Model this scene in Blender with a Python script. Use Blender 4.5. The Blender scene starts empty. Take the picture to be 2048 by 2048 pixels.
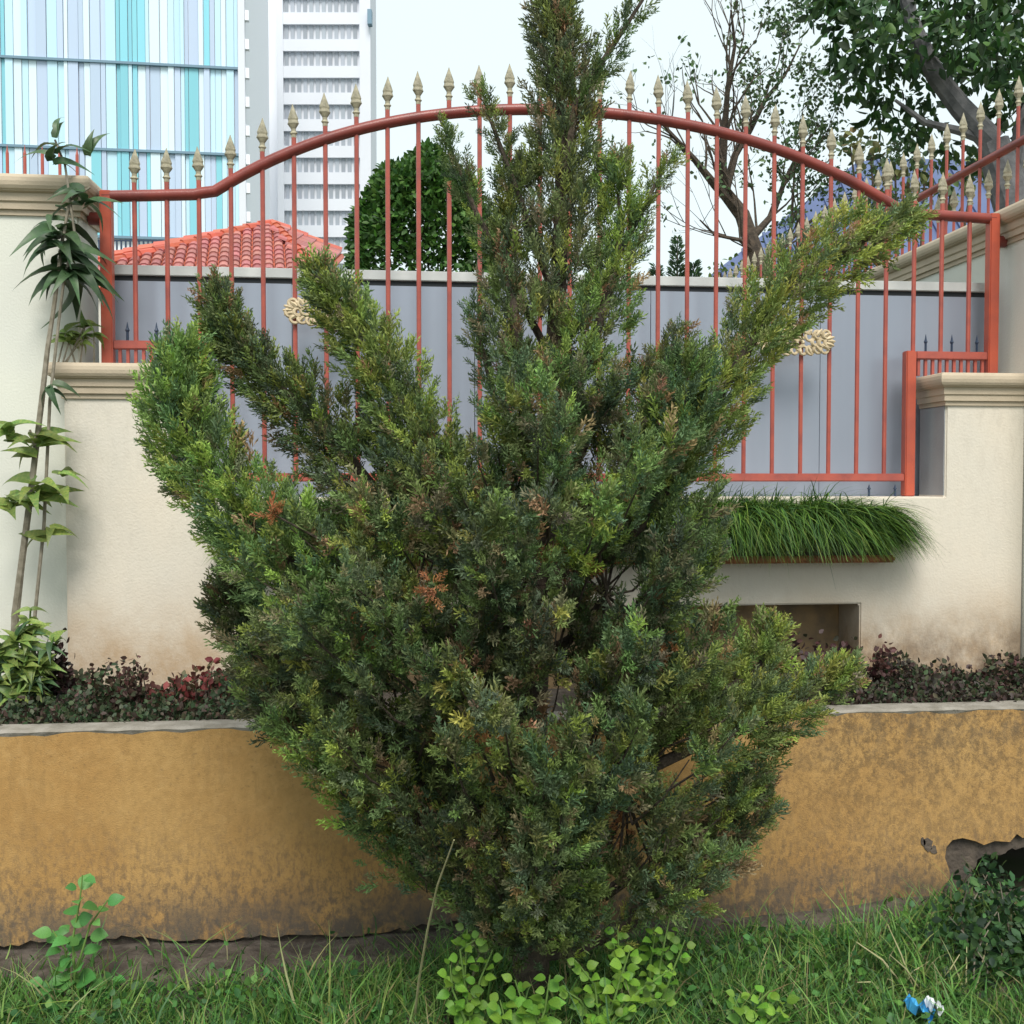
import bpy, bmesh, math, random
import numpy as np
from mathutils import Vector, Matrix

random.seed(7)
RNG = np.random.default_rng(11)
S = bpy.context.scene
COL = S.collection
R = math.radians

# ---------------------------------------------------------------- camera, sky, sun, exposure
FPX, PHI, THE, EYE = 2000.0, R(5.8), math.atan(64 / 2000), 1.5
cd = bpy.data.cameras.new('camera'); cam = bpy.data.objects.new('camera', cd); COL.objects.link(cam)
cd.sensor_width = 36; cd.lens = 36 * FPX / 2048; cd.clip_start = .05; cd.clip_end = 2000
cam.location = (0, 0, EYE); cam.rotation_euler = (math.pi / 2 - THE, 0, -PHI)
S.camera = cam

SUN_EL, SUN_AZ = R(54), R(180)          # azimuth clockwise from +Y: the veiled sun stands behind the camera
w = bpy.data.worlds.new('World'); S.world = w; w.use_nodes = True
nt = w.node_tree; nt.nodes.clear()
wo = nt.nodes.new('ShaderNodeOutputWorld'); bg = nt.nodes.new('ShaderNodeBackground')
sky = nt.nodes.new('ShaderNodeTexSky'); sky.sky_type = 'NISHITA'; sky.sun_disc = False
sky.sun_elevation = SUN_EL; sky.sun_rotation = SUN_AZ; sky.air_density = 1.0; sky.dust_density = 2.5; sky.ozone_density = 1.0
mx = nt.nodes.new('ShaderNodeMix'); mx.data_type = 'RGBA'; mx.inputs[0].default_value = .85
mx.inputs[7].default_value = (6.2, 7.0, 7.0, 1)          # even bright cloud veil over the blue
nt.links.new(sky.outputs[0], mx.inputs[6]); nt.links.new(mx.outputs[2], bg.inputs[0])
bg.inputs[1].default_value = .10
nt.links.new(bg.outputs[0], wo.inputs[0])
sl = bpy.data.lights.new('sun', 'SUN'); sl.energy = 2.1; sl.angle = R(28); sl.color = (1, .95, .87)
so = bpy.data.objects.new('sun', sl); COL.objects.link(so)
sd = Vector((math.sin(SUN_AZ) * math.cos(SUN_EL), math.cos(SUN_AZ) * math.cos(SUN_EL), math.sin(SUN_EL)))
so.rotation_euler = sd.to_track_quat('Z', 'Y').to_euler(); so.location = (1, -8, 12)
S.render.engine = 'CYCLES'
S.view_settings.view_transform = 'Standard'; S.view_settings.look = 'None'
S.view_settings.exposure = 0.72; S.view_settings.gamma = 1

# ---------------------------------------------------------------- pixel -> direction (distance always from a plane)
_f0 = np.array((math.sin(PHI), math.cos(PHI), 0)); _rt = np.array((math.cos(PHI), -math.sin(PHI), 0)); _z = np.array((0, 0, 1.))
_fw = _f0 * math.cos(THE) - _z * math.sin(THE); _up = _z * math.cos(THE) + _f0 * math.sin(THE)
CAMP = np.array((0, 0, EYE))
def ray(px, py): return _fw + _rt * (px - 1024) / FPX - _up * (py - 1024) / FPX
def PY(px, py, y): d = ray(px, py); return CAMP + d * (y / d[1])
def PD(px, py, t): return CAMP + ray(px, py) * t
def PZ(px, py, z): d = ray(px, py); return CAMP + d * ((z - EYE) / d[2])
def V(a): return Vector([float(q) for q in a])

# ---------------------------------------------------------------- materials
MATS = {}
def pm(name, c1, c2=None, scale=6, rough=.75, bump=0, bscale=60, rnd=0, attr=False, transl=0, metal=0, spec=.4, detail=6, stretch=None, lo=.35, hi=.65):
    m = bpy.data.materials.new(name); m.use_nodes = True; t = m.node_tree; n = t.nodes; L = t.links
    b = n['Principled BSDF']; out = n['Material Output']
    b.inputs['Roughness'].default_value = rough; b.inputs['Metallic'].default_value = metal
    b.inputs['Specular IOR Level'].default_value = spec
    tc = n.new('ShaderNodeTexCoord'); co = tc.outputs['Object']
    if stretch:
        mp = n.new('ShaderNodeMapping'); mp.inputs['Scale'].default_value = stretch; L.new(co, mp.inputs[0]); co = mp.outputs[0]
    if attr:
        a = n.new('ShaderNodeAttribute'); a.attribute_name = 'Col'; col = a.outputs['Color']
    else:
        r = n.new('ShaderNodeRGB'); r.outputs[0].default_value = (*c1, 1); col = r.outputs[0]
        if c2:
            ns = n.new('ShaderNodeTexNoise'); ns.inputs['Scale'].default_value = scale; ns.inputs['Detail'].default_value = detail
            L.new(co, ns.inputs[0])
            mr = n.new('ShaderNodeMapRange'); mr.inputs[1].default_value = lo; mr.inputs[2].default_value = hi; L.new(ns.outputs[0], mr.inputs[0])
            mi = n.new('ShaderNodeMix'); mi.data_type = 'RGBA'; L.new(mr.outputs[0], mi.inputs[0]); L.new(col, mi.inputs[6]); mi.inputs[7].default_value = (*c2, 1)
            col = mi.outputs[2]
    if rnd:
        oi = n.new('ShaderNodeObjectInfo'); hs = n.new('ShaderNodeHueSaturation')
        m1 = n.new('ShaderNodeMapRange'); m1.inputs[3].default_value = 1 - rnd; m1.inputs[4].default_value = 1 + rnd; L.new(oi.outputs['Random'], m1.inputs[0])
        L.new(m1.outputs[0], hs.inputs['Value'])
        m2 = n.new('ShaderNodeMapRange'); m2.inputs[3].default_value = .5 - rnd * .06; m2.inputs[4].default_value = .5 + rnd * .04
        mm = n.new('ShaderNodeMath'); mm.operation = 'FRACT'; mu = n.new('ShaderNodeMath'); mu.operation = 'MULTIPLY'; mu.inputs[1].default_value = 7.31
        L.new(oi.outputs['Random'], mu.inputs[0]); L.new(mu.outputs[0], mm.inputs[0]); L.new(mm.outputs[0], m2.inputs[0]); L.new(m2.outputs[0], hs.inputs['Hue'])
        L.new(col, hs.inputs['Color']); col = hs.outputs[0]
    L.new(col, b.inputs['Base Color'])
    if bump:
        nb = n.new('ShaderNodeTexNoise'); nb.inputs['Scale'].default_value = bscale; nb.inputs['Detail'].default_value = 8; L.new(co, nb.inputs[0])
        bp = n.new('ShaderNodeBump'); bp.inputs['Strength'].default_value = bump; bp.inputs['Distance'].default_value = .01
        L.new(nb.outputs[0], bp.inputs['Height']); L.new(bp.outputs[0], b.inputs['Normal'])
    if transl:
        tr = n.new('ShaderNodeBsdfTranslucent'); L.new(col, tr.inputs[0]); ms = n.new('ShaderNodeMixShader'); ms.inputs[0].default_value = transl
        L.new(b.outputs[0], ms.inputs[1]); L.new(tr.outputs[0], ms.inputs[2]); L.new(ms.outputs[0], out.inputs[0])
    MATS[name] = m; return m

def stain(m, color, z0, z1, nscale, amount, stretch=(1, 1, 1), seed=0, lo=.4, hi=.6, xr=None):
    """dirt / wear of its own shape between heights z0 (full) and z1 (none), broken up by noise"""
    t = m.node_tree; n = t.nodes; L = t.links; b = n['Principled BSDF']
    src = b.inputs['Base Color'].links[0].from_socket
    g = n.new('ShaderNodeNewGeometry'); sp = n.new('ShaderNodeSeparateXYZ'); L.new(g.outputs['Position'], sp.inputs[0])
    mr = n.new('ShaderNodeMapRange'); mr.inputs[1].default_value = z0; mr.inputs[2].default_value = z1; mr.inputs[3].default_value = 1; mr.inputs[4].default_value = 0
    mr.interpolation_type = 'SMOOTHSTEP'; L.new(sp.outputs[2], mr.inputs[0])
    mp = n.new('ShaderNodeMapping'); mp.inputs['Scale'].default_value = stretch; mp.inputs['Location'].default_value = (seed * 3.1, seed, seed * 1.7); L.new(g.outputs['Position'], mp.inputs[0])
    ns = n.new('ShaderNodeTexNoise'); ns.inputs['Scale'].default_value = nscale; ns.inputs['Detail'].default_value = 9; ns.inputs['Roughness'].default_value = .72; L.new(mp.outputs[0], ns.inputs[0])
    m2 = n.new('ShaderNodeMapRange'); m2.inputs[1].default_value = lo; m2.inputs[2].default_value = hi; L.new(ns.outputs[0], m2.inputs[0])
    mu = n.new('ShaderNodeMath'); mu.operation = 'MULTIPLY'; L.new(mr.outputs[0], mu.inputs[0]); L.new(m2.outputs[0], mu.inputs[1])
    cur = mu.outputs[0]
    if xr:
        m3 = n.new('ShaderNodeMapRange'); m3.inputs[1].default_value = xr[0]; m3.inputs[2].default_value = xr[1]; L.new(sp.outputs[0], m3.inputs[0])
        q = n.new('ShaderNodeMath'); q.operation = 'MULTIPLY'; L.new(cur, q.inputs[0]); L.new(m3.outputs[0], q.inputs[1]); cur = q.outputs[0]
    am = n.new('ShaderNodeMath'); am.operation = 'MULTIPLY'; am.inputs[1].default_value = amount; L.new(cur, am.inputs[0])
    mi = n.new('ShaderNodeMix'); mi.data_type = 'RGBA'; L.new(am.outputs[0], mi.inputs[0]); L.new(src, mi.inputs[6]); mi.inputs[7].default_value = (*color, 1)
    L.new(mi.outputs[2], b.inputs['Base Color'])

M_soil = pm('soil', (.050, .040, .032), (.115, .095, .078), 16, .95, 1.0, 60)
M_yard = pm('yard', (.10, .09, .06), (.06, .09, .03), 3, .95)
M_ochre = pm('ochre_plaster', (.47, .285, .105), (.40, .225, .075), 3, .9, .25, 260)
stain(M_ochre, (.30, .175, .06), 1.2, -.4, 38, .75, (1, 1, .8), 21, .42, .62)
stain(M_ochre, (.56, .36, .15), 1.2, -.4, 26, .45, (1, 1, .9), 22, .5, .66)
stain(M_ochre, (.13, .09, .055), -.02, .55, 46, .9, (1, 1, .7), 1, .47, .59)
stain(M_ochre, (.14, .10, .07), -.02, .50, 60, .8, (1, 1, .35), 16, .5, .62)
stain(M_ochre, (.10, .085, .07), .02, .24, 9, .95, (1, 1, 1), 2, .34, .54)
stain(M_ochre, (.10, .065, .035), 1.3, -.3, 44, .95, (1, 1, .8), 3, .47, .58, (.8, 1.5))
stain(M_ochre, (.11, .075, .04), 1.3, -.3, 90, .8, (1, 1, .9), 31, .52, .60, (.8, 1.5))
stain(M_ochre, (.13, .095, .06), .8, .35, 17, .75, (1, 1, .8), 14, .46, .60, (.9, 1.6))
stain(M_ochre, (.13, .085, .045), 1.2, -.3, 95, .7, (.8, 1, 1), 15, .56, .68)
stain(M_ochre, (.20, .12, .05), 1.0, -.2, 13, .6, (1, 1, .18), 4, .56, .70)
M_core = pm('old_masonry', (.12, .095, .075), (.055, .045, .038), 14, .95, .8, 50)
M_coping = pm('grey_coping', (.30, .275, .24), (.19, .17, .14), 14, .9, .4, 80)
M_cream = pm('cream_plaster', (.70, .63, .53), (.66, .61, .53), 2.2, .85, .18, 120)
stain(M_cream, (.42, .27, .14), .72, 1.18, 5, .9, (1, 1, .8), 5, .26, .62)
stain(M_cream, (.45, .40, .33), 2.2, .2, 30, .35, (1, 1, .35), 17, .5, .7)
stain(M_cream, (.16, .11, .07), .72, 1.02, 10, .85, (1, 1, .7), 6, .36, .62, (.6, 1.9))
stain(M_cream, (.56, .54, .49), 3.5, -.5, 2.0, .6, (1, 1, .5), 7, .45, .65)
M_tall = pm('pale_plaster', (.70, .70, .62), (.66, .66, .60), 2.5, .85, .15, 120)
M_reveal_shade = pm('reveal_shade_grey', (.33, .34, .355), (.27, .28, .295), 5, .85, .15, 120)  # shade of the pier reveals, put into the colour
stain(M_tall, (.45, .38, .27), .6, 1.2, 4, .6, (1, 1, .8), 8, .4, .65)
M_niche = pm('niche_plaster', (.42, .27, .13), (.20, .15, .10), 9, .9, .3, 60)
M_corn = pm('cornice_paint', (.52, .43, .32), (.46, .38, .28), 9, .7, .15, 120)
M_red = pm('red_paint', (.41, .095, .068), (.30, .075, .062), 18, .38, .12, 200, lo=.4, hi=.7)
M_post = pm('orange_red_paint', (.50, .10, .055), (.40, .085, .055), 12, .36, .1, 200)
M_rail = pm('red_rail_paint', (.27, .055, .042), (.18, .042, .036), 10, .33, .1, 200)
M_fin = pm('finial_paint', (.40, .36, .25), (.22, .20, .14), 60, .55, .2, 200)
M_orn = pm('ornament_paint', (.62, .50, .33), (.42, .33, .20), 60, .55)
M_panel = pm('grey_sheet', (.335, .375, .455), (.315, .355, .435), 1.2, .3, .02, 8, stretch=(9, 1, .3), spec=.6, metal=.15)
M_white = pm('white_trim', (.62, .64, .63), (.5, .52, .52), 6, .5)
M_dark = pm('dark_gap', (.02, .025, .03), None, rough=.6)
M_terra = pm('terracotta_edge', (.30, .12, .05), (.18, .08, .04), 20, .85, .3, 60)
M_tile = pm('roof_tile', (.42, .13, .10), (.33, .16, .17), 1.5, .5, 0, rnd=.22)
M_tiler = pm('ridge_tile', (.52, .11, .06), (.42, .09, .05), 3, .5, rnd=.1)
M_hwall = pm('house_wall', (.6, .56, .5))
M_bluer = pm('blue_sheet', (.095, .13, .26), (.08, .11, .22), 1, .45, rnd=.05)
M_tow = pm('tower_white', (.70, .72, .78), (.66, .68, .74), .1, .7)
M_towside = pm('tower_grey', (.84, .86, .92), None, rough=.7)
M_win = pm('tower_window', (.34, .37, .42), None, rough=.35, rnd=.18)  # pale grey base colour holds the reflected sky and haze
G1 = pm('glass_cyan', (.24, .58, .68), None, rough=.3, rnd=.1); G2 = pm('glass_pale', (.52, .74, .86), None, rough=.3, rnd=.06)
G3 = pm('glass_lavender', (.48, .58, .74), None, rough=.3, rnd=.08); G4 = pm('glass_white', (.66, .80, .88), None, rough=.3, rnd=.04)
M_band = pm('facade_band', (.16, .26, .34), None, rough=.5)
M_navy = pm('navy_metal', (.03, .05, .09), None, rough=.5)
M_bark = pm('bark', (.10, .075, .055), (.05, .04, .032), 30, .95, .8, 80)
M_greybark = pm('grey_bark', (.17, .165, .17), (.09, .09, .095), 12, .9, .6, 40)
M_stem = pm('cane_stem', (.26, .23, .18), (.16, .14, .10), 40, .8)
M_gstem = pm('green_stem', (.13, .22, .05), None, rough=.6)
M_leafA = pm('leaf_vcol', (0, 0, 0), attr=True, rough=.55, transl=.22, spec=.35)
M_jun = pm('juniper_leaf', (0, 0, 0), attr=True, rough=.65, transl=.22, spec=.25)
M_canl = pm('cane_leaf', (.065, .13, .05), (.045, .09, .04), 9, .42, rnd=.35, transl=.15)
M_canl2 = pm('cane_leaf_pale', (.24, .30, .075), (.12, .22, .05), 14, .45, rnd=.35, transl=.25)
M_weed = pm('weed_leaf', (.09, .27, .06), (.07, .21, .05), 20, .5, rnd=.3, transl=.25)
M_lime = pm('lime_leaf', (.20, .38, .04), (.11, .27, .04), 18, .5, rnd=.35, transl=.3)
M_straw = pm('dry_straw', (.42, .38, .22), (.30, .30, .14), 20, .8)
M_litb = pm('blue_plastic', (.03, .22, .55), (.06, .35, .65), 30, .3)
M_litw = pm('white_plastic', (.75, .78, .80), None, rough=.3)

# ---------------------------------------------------------------- object helpers
def link(o): COL.objects.link(o); return o
def tag(o, label, cat, group=None, kind=None):
    if label: o['label'] = label
    if cat: o['category'] = cat
    if group: o['group'] = group
    if kind: o['kind'] = kind
    return o
def thing(name, loc, label, cat, group=None):
    o = link(bpy.data.objects.new(name, None)); o.location = V(loc); o.empty_display_size = .1
    o['root'] = 1; del o['root']
    ROOT[o.name] = V(loc); return tag(o, label, cat, group)
ROOT = {}
def put(o, parent):
    """o is laid out in world coordinates; hang it under its thing / part without moving it"""
    if parent is not None:
        o.parent = parent
        if parent.name in ROOT: o.matrix_parent_inverse = Matrix.Translation(-ROOT[parent.name])
        elif parent.name in MW: o.matrix_parent_inverse = MW[parent.name].inverted()
    return o
MW = {}
def npmesh(name, verts, faces, mat=None, cols=None, smooth=False):
    me = bpy.data.meshes.new(name); verts = np.asarray(verts, dtype=np.float32)
    if isinstance(faces, np.ndarray):
        k = faces.shape[1]; nf = len(faces)
        me.vertices.add(len(verts)); me.vertices.foreach_set('co', verts.ravel())
        me.loops.add(nf * k); me.loops.foreach_set('vertex_index', faces.astype(np.int32).ravel())
        me.polygons.add(nf); me.polygons.foreach_set('loop_start', np.arange(0, nf * k, k, dtype=np.int32))
        me.update(calc_edges=True)
    else:
        me.from_pydata([tuple(map(float, v)) for v in verts], [], faces); me.update()
    if cols is not None:
        a = me.color_attributes.new('Col', 'FLOAT_COLOR', 'POINT')
        c = np.ones((len(verts), 4), np.float32); c[:, :3] = cols; a.data.foreach_set('color', c.ravel())
    if mat: me.materials.append(mat)
    if smooth: me.polygons.foreach_set('use_smooth', np.ones(len(me.polygons), bool))
    return me
def mobj(name, me, parent=None, base=None, mw=None):
    if base is not None: me.transform(Matrix.Translation(-V(base)))
    o = link(bpy.data.objects.new(name, me))
    if base is not None: o.location = V(base); MW[o.name] = Matrix.Translation(V(base))
    if mw is not None: o.matrix_basis = mw; MW[o.name] = mw
    return put(o, parent)

class MB:
    def __init__(s): s.v = []; s.f = []
    def add(s, v, f):
        n = len(s.v); s.v += [tuple(map(float, q)) for q in v]; s.f += [[i + n for i in q] for q in f]; return s
    def box(s, x0, x1, y0, y1, z0, z1):
        return s.add([(x0, y0, z0), (x1, y0, z0), (x1, y1, z0), (x0, y1, z0), (x0, y0, z1), (x1, y0, z1), (x1, y1, z1), (x0, y1, z1)],
                     [(0, 3, 2, 1), (4, 5, 6, 7), (0, 1, 5, 4), (1, 2, 6, 5), (2, 3, 7, 6), (3, 0, 4, 7)])
    def obox(s, o, ax, ay, az):
        o, ax, ay, az = map(np.asarray, (o, ax, ay, az))
        return s.add([o, o + ax, o + ax + ay, o + ay, o + az, o + ax + az, o + ax + ay + az, o + ay + az],
                     [(0, 3, 2, 1), (4, 5, 6, 7), (0, 1, 5, 4), (1, 2, 6, 5), (2, 3, 7, 6), (3, 0, 4, 7)])
    def tube(s, path, rad, n=8, cap=True):
        P = [V(p) for p in path]; rad = list(rad) if hasattr(rad, '__len__') else [rad] * len(P)
        prev = None; rings = []
        for i, p in enumerate(P):
            t = (P[min(i + 1, len(P) - 1)] - P[max(i - 1, 0)]).normalized()
            if prev is None:
                a = t.orthogonal().normalized()
                if abs(t.z) < .9: a = t.cross(Vector((0, 0, 1))).normalized()
                else: a = Vector((1, 0, 0)) - t * t.x; a.normalize()
            else: a = (prev - t * prev.dot(t)).normalized()
            prev = a; b = t.cross(a)
            k = 1.0
            if 0 < i < len(P) - 1:
                k = 1 / max(.5, math.cos(.5 * (P[i] - P[i - 1]).angle(P[i + 1] - P[i], 0)))
            off = .5 if n == 4 else 0
            rings.append([p + (a * math.cos(2 * math.pi * (j + off) / n) + b * math.sin(2 * math.pi * (j + off) / n)) * rad[i] * (1.41 if n == 4 else 1) for j in range(n)])
        v = [q for r in rings for q in r]; f = []
        for i in range(len(P) - 1):
            for j in range(n): f.append((i * n + j, i * n + (j + 1) % n, (i + 1) * n + (j + 1) % n, (i + 1) * n + j))
        if cap: f.append(list(range(n))[::-1]); f.append([(len(P) - 1) * n + j for j in range(n)])
        return s.add(v, f)
    def lathe(s, prof, n=10, c=(0, 0, 0), sy=1):
        v = []; f = []
        for r, z in prof:
            for j in range(n): v.append((c[0] + r * math.cos(2 * math.pi * j / n), c[1] + sy * r * math.sin(2 * math.pi * j / n), c[2] + z))
        for i in range(len(prof) - 1):
            for j in range(n): f.append((i * n + j, i * n + (j + 1) % n, (i + 1) * n + (j + 1) % n, (i + 1) * n + j))
        f.append(list(range(n))[::-1]); f.append([(len(prof) - 1) * n + j for j in range(n)])
        return s.add(v, f)
    def sweep(s, path, prof):
        """moulding: profile points (out, z) swept along a level polyline, mitred; out is to the right of travel"""
        P = [Vector((p[0], p[1])) for p in path]; n = len(prof); v = []
        for i, p in enumerate(P):
            ds = []
            if i > 0: ds.append((P[i] - P[i - 1]).normalized())
            if i < len(P) - 1: ds.append((P[i + 1] - P[i]).normalized())
            ns = [Vector((d.y, -d.x)) for d in ds]
            m = sum(ns, Vector((0, 0))).normalized(); k = 1 / max(.3, m.dot(ns[0]))
            for o, z in prof: v.append((p.x + m.x * o * k, p.y + m.y * o * k, z))
        f = []
        for i in range(len(P) - 1):
            for j in range(n - 1): f.append((i * n + j, (i + 1) * n + j, (i + 1) * n + j + 1, i * n + j + 1))
        f.append(list(range(n))); f.append([(len(P) - 1) * n + j for j in range(n)][::-1])
        return s.add(v, f)
    def mesh(s, name, mat, smooth=False, bevel=0):
        me = npmesh(name, s.v, s.f, mat)
        bm = bmesh.new(); bm.from_mesh(me)
        bmesh.ops.recalc_face_normals(bm, faces=bm.faces)
        if bevel: bmesh.ops.bevel(bm, geom=[e for e in bm.edges if e.is_manifold and e.calc_face_angle(0) > .5], offset=bevel, segments=2, affect='EDGES')
        bm.to_mesh(me); bm.free()
        if smooth:
            me.polygons.foreach_set('use_smooth', np.ones(len(me.polygons), bool))
            try: me.set_sharp_from_angle(angle=R(40))
            except Exception: pass
        return me
    def build(s, name, mat, parent=None, smooth=False, bevel=0, base=None):
        return mobj(name, s.mesh(name, mat, smooth, bevel), parent, base)

def extrude_poly(pts_xz, y0, y1):
    """flat outline (x,z) given thickness from y0 to y1"""
    bm = bmesh.new(); vs = [bm.verts.new((float(a), y0, float(b))) for a, b in pts_xz]
    f = bm.faces.new(vs); r = bmesh.ops.extrude_face_region(bm, geom=[f])
    bmesh.ops.translate(bm, verts=[g for g in r['geom'] if isinstance(g, bmesh.types.BMVert)], vec=(0, y1 - y0, 0))
    bmesh.ops.triangulate(bm, faces=[f for f in bm.faces if len(f.verts) > 4])
    bmesh.ops.recalc_face_normals(bm, faces=bm.faces); return bm
def grid_solid(xs, zs, mask, y0, y1):
    mb = {}; V_ = []; F = []
    def vid(i, k, y):
        key = (i, k, y)
        if key not in mb: mb[key] = len(V_); V_.append((xs[i], y, zs[k]))
        return mb[key]
    ni, nk = len(xs) - 1, len(zs) - 1
    on = lambda i, k: 0 <= i < ni and 0 <= k < nk and mask[k][i]
    for k in range(nk):
        for i in range(ni):
            if not on(i, k): continue
            F.append([vid(i, k, y0), vid(i + 1, k, y0), vid(i + 1, k + 1, y0), vid(i, k + 1, y0)])
            F.append([vid(i, k, y1), vid(i, k + 1, y1), vid(i + 1, k + 1, y1), vid(i + 1, k, y1)])
            if not on(i - 1, k): F.append([vid(i, k, y0), vid(i, k + 1, y0), vid(i, k + 1, y1), vid(i, k, y1)])
            if not on(i + 1, k): F.append([vid(i + 1, k, y0), vid(i + 1, k, y1), vid(i + 1, k + 1, y1), vid(i + 1, k + 1, y0)])
            if not on(i, k - 1): F.append([vid(i, k, y0), vid(i, k, y1), vid(i + 1, k, y1), vid(i + 1, k, y0)])
            if not on(i, k + 1): F.append([vid(i, k + 1, y0), vid(i + 1, k + 1, y0), vid(i + 1, k + 1, y1), vid(i, k + 1, y1)])
    m = MB(); m.add(V_, F); return m

# ---------------------------------------------------------------- foliage helpers
def rot_to(dirs, spin):
    """rotation matrices (n,3,3) whose local z lies along dirs, spun about it"""
    d = dirs / (np.linalg.norm(dirs, axis=1, keepdims=True) + 1e-9)
    h = np.where(np.abs(d[:, 2:3]) > .95, np.array([[1., 0, 0]]), np.array([[0, 0, 1.]]))
    a = np.cross(h, d); a /= np.linalg.norm(a, axis=1, keepdims=True) + 1e-9; b = np.cross(d, a)
    c, s_ = np.cos(spin)[:, None], np.sin(spin)[:, None]
    x = a * c + b * s_; y = -a * s_ + b * c
    return np.stack([x, y, d], axis=2)
def scatter(tv, tf, pos, dirs, size, spin, cols, tshade=None):
    """copies of a small leaf shape (tv, tf) at pos along dirs; returns verts, faces, colours"""
    n, k = len(pos), len(tv); M = rot_to(dirs, spin)
    sz = size if size.ndim == 2 else size[:, None]
    v = np.einsum('nij,nkj->nki', M, tv[None] * sz[:, None, :]) + pos[:, None, :]
    f = tf[None] + (np.arange(n) * k)[:, None, None]
    c = np.repeat(cols[:, None, :], k, axis=1)
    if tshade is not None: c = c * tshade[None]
    return v.reshape(-1, 3), f.reshape(-1, tf.shape[1]), np.clip(c.reshape(-1, 3), 0, 1)
def join(parts):
    vs, fs, cs, n = [], [], [], 0
    for v, f, c in parts: vs.append(v); fs.append(f + n); cs.append(c); n += len(v)
    return np.concatenate(vs), np.concatenate(fs), np.concatenate(cs)
LEAF_V = np.array([(0, 0, 0), (.28, .05, .35), (.22, .02, .7), (0, -.08, 1), (-.22, .02, .7), (-.28, .05, .35), (0, -.03, .4)], float)
LEAF_F = np.array([(0, 1, 6), (1, 2, 6), (2, 3, 6), (3, 4, 6), (4, 5, 6), (5, 0, 6)])
def unit(n):
    v = RNG.normal(size=(n, 3)); return v / np.linalg.norm(v, axis=1, keepdims=True)
def jitter(base, n, amt=.3, hue=.15):
    c = np.tile(np.asarray(base, float), (n, 1)); c *= 1 + RNG.uniform(-amt, amt, (n, 1)); c *= 1 + RNG.uniform(-hue, hue, (n, 3)); return np.clip(c, 0, 1)
def pick(cols, wts, n, amt=.25, hue=.12):
    i = RNG.choice(len(cols), n, p=np.array(wts) / sum(wts)); c = np.asarray(cols, float)[i]
    c = c * (1 + RNG.uniform(-amt, amt, (n, 1))) * (1 + RNG.uniform(-hue, hue, (n, 3))); return np.clip(c, 0, 1)
def leaf_cloud(name, pos, dirs, size, cols, mat=None, parent=None, base=None, width=1):
    n = len(pos); s = np.stack([size * width, size, size], 1)
    v, f, c = scatter(LEAF_V, LEAF_F, pos, dirs, s, RNG.uniform(0, 6.28, n), cols)
    return mobj(name, npmesh(name, v, f, mat or M_leafA, c), parent, base)
# ================================================================ THE SETTING
YA, YB, YT, YF, YP = 3.26, 3.97, 4.05, 4.10, 4.235     # ochre wall, cream wall, tall wall, fence, sheet panel
m = MB(); m.add([(-400, -60, -.05), (400, -60, -.05), (400, 700, -.05), (-400, 700, -.05)], [(0, 1, 2, 3)])
tag(m.build('ground', M_yard), None, None, kind='structure')
# trampled soil near the wall: an uneven sheet
nx, ny = 90, 34; gx = np.linspace(-3.2, 3.6, nx); gy = np.linspace(.3, YA + .03, ny)
GX, GY = np.meshgrid(gx, gy); 
def bank(x, y):
    z = .006 + .012 * np.sin(x * 5.3 + y * 3) * np.sin(y * 7 - x * 2) + .008 * np.sin(x * 17 + 1) * np.sin(y * 19)
    return z + .05 * np.clip((x - 1.0) / .6, 0, 1) * np.clip((y - 2.7) / .5, 0, 1)
gv = np.stack([GX.ravel(), GY.ravel(), bank(GX, GY).ravel() + RNG.normal(0, .003, nx * ny)], 1)
gf = np.array([(j * nx + i, j * nx + i + 1, (j + 1) * nx + i + 1, (j + 1) * nx + i) for j in range(ny - 1) for i in range(nx - 1)])
tag(mobj('soil_verge', npmesh('soil_verge', gv, gf, M_soil, smooth=True)), None, None, kind='structure')
BEDZ = .66
HX = PY(1915, 1800, YA)[0]
bedv = MB(); bedv.box(-4, HX, YA + .104, YB - .004, .02, BEDZ).box(HX + .001, 4.4, YA + .104, YB - .004, .52, BEDZ - .001).box(HX + .001, 4.4, YB - .12, YB - .005, .02, .519)
tag(bedv.build('planting_bed', M_soil), None, None, kind='structure')

# ---------------------------------------------------------------- ochre retaining wall
rw = thing('retaining_wall', (0, YA, 0), 'low ochre plastered retaining wall, stained, with a broken hole at its right', 'wall')
def pxz(lst, y): return [(PY(a, b, y)[0], PY(a, b, y)[2]) for a, b in lst]
hole_core = [(2230, 1660), (2120, 1672), (2050, 1690), (2010, 1705), (1965, 1712), (1948, 1730), (1942, 1790), (1935, 1850), (1945, 1905)]
core = [(-4, -.05), (-4, .688), (4.4, .688)] + [(4.4, .5)]
hc0 = pxz(hole_core, YA + .02); hc = []
for (a0, b0), (a1, b1) in zip(hc0[:-1], hc0[1:]):
    for k in range(5): hc.append((a0 + (a1 - a0) * k / 5 + random.uniform(-.008, .008), b0 + (b1 - b0) * k / 5 + random.uniform(-.008, .008)))
hc.append(hc0[-1]); core = [(-4, -.05), (-4, .685), (4.4, .685), (4.4, hc[0][1])] + hc + [(hc[-1][0], -.05)]
bm = extrude_poly(core, YA + .02, YA + .098); me = bpy.data.meshes.new('core'); bm.to_mesh(me); bm.free(); me.materials.append(M_core); mobj('core', me, rw)
hole_pl = [(2230, 1640), (2100, 1655), (2068, 1662), (2046, 1676), (2034, 1668), (2020, 1684), (1990, 1682), (1968, 1690), (1950, 1682), (1925, 1676), (1905, 1680), (1893, 1694),
           (1890, 1716), (1896, 1732), (1902, 1752), (1888, 1775), (1880, 1800), (1862, 1808), (1872, 1822), (1912, 1812), (1925, 1760), (1930, 1800), (1928, 1850)]
pl = [(4.4, .697)]
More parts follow.
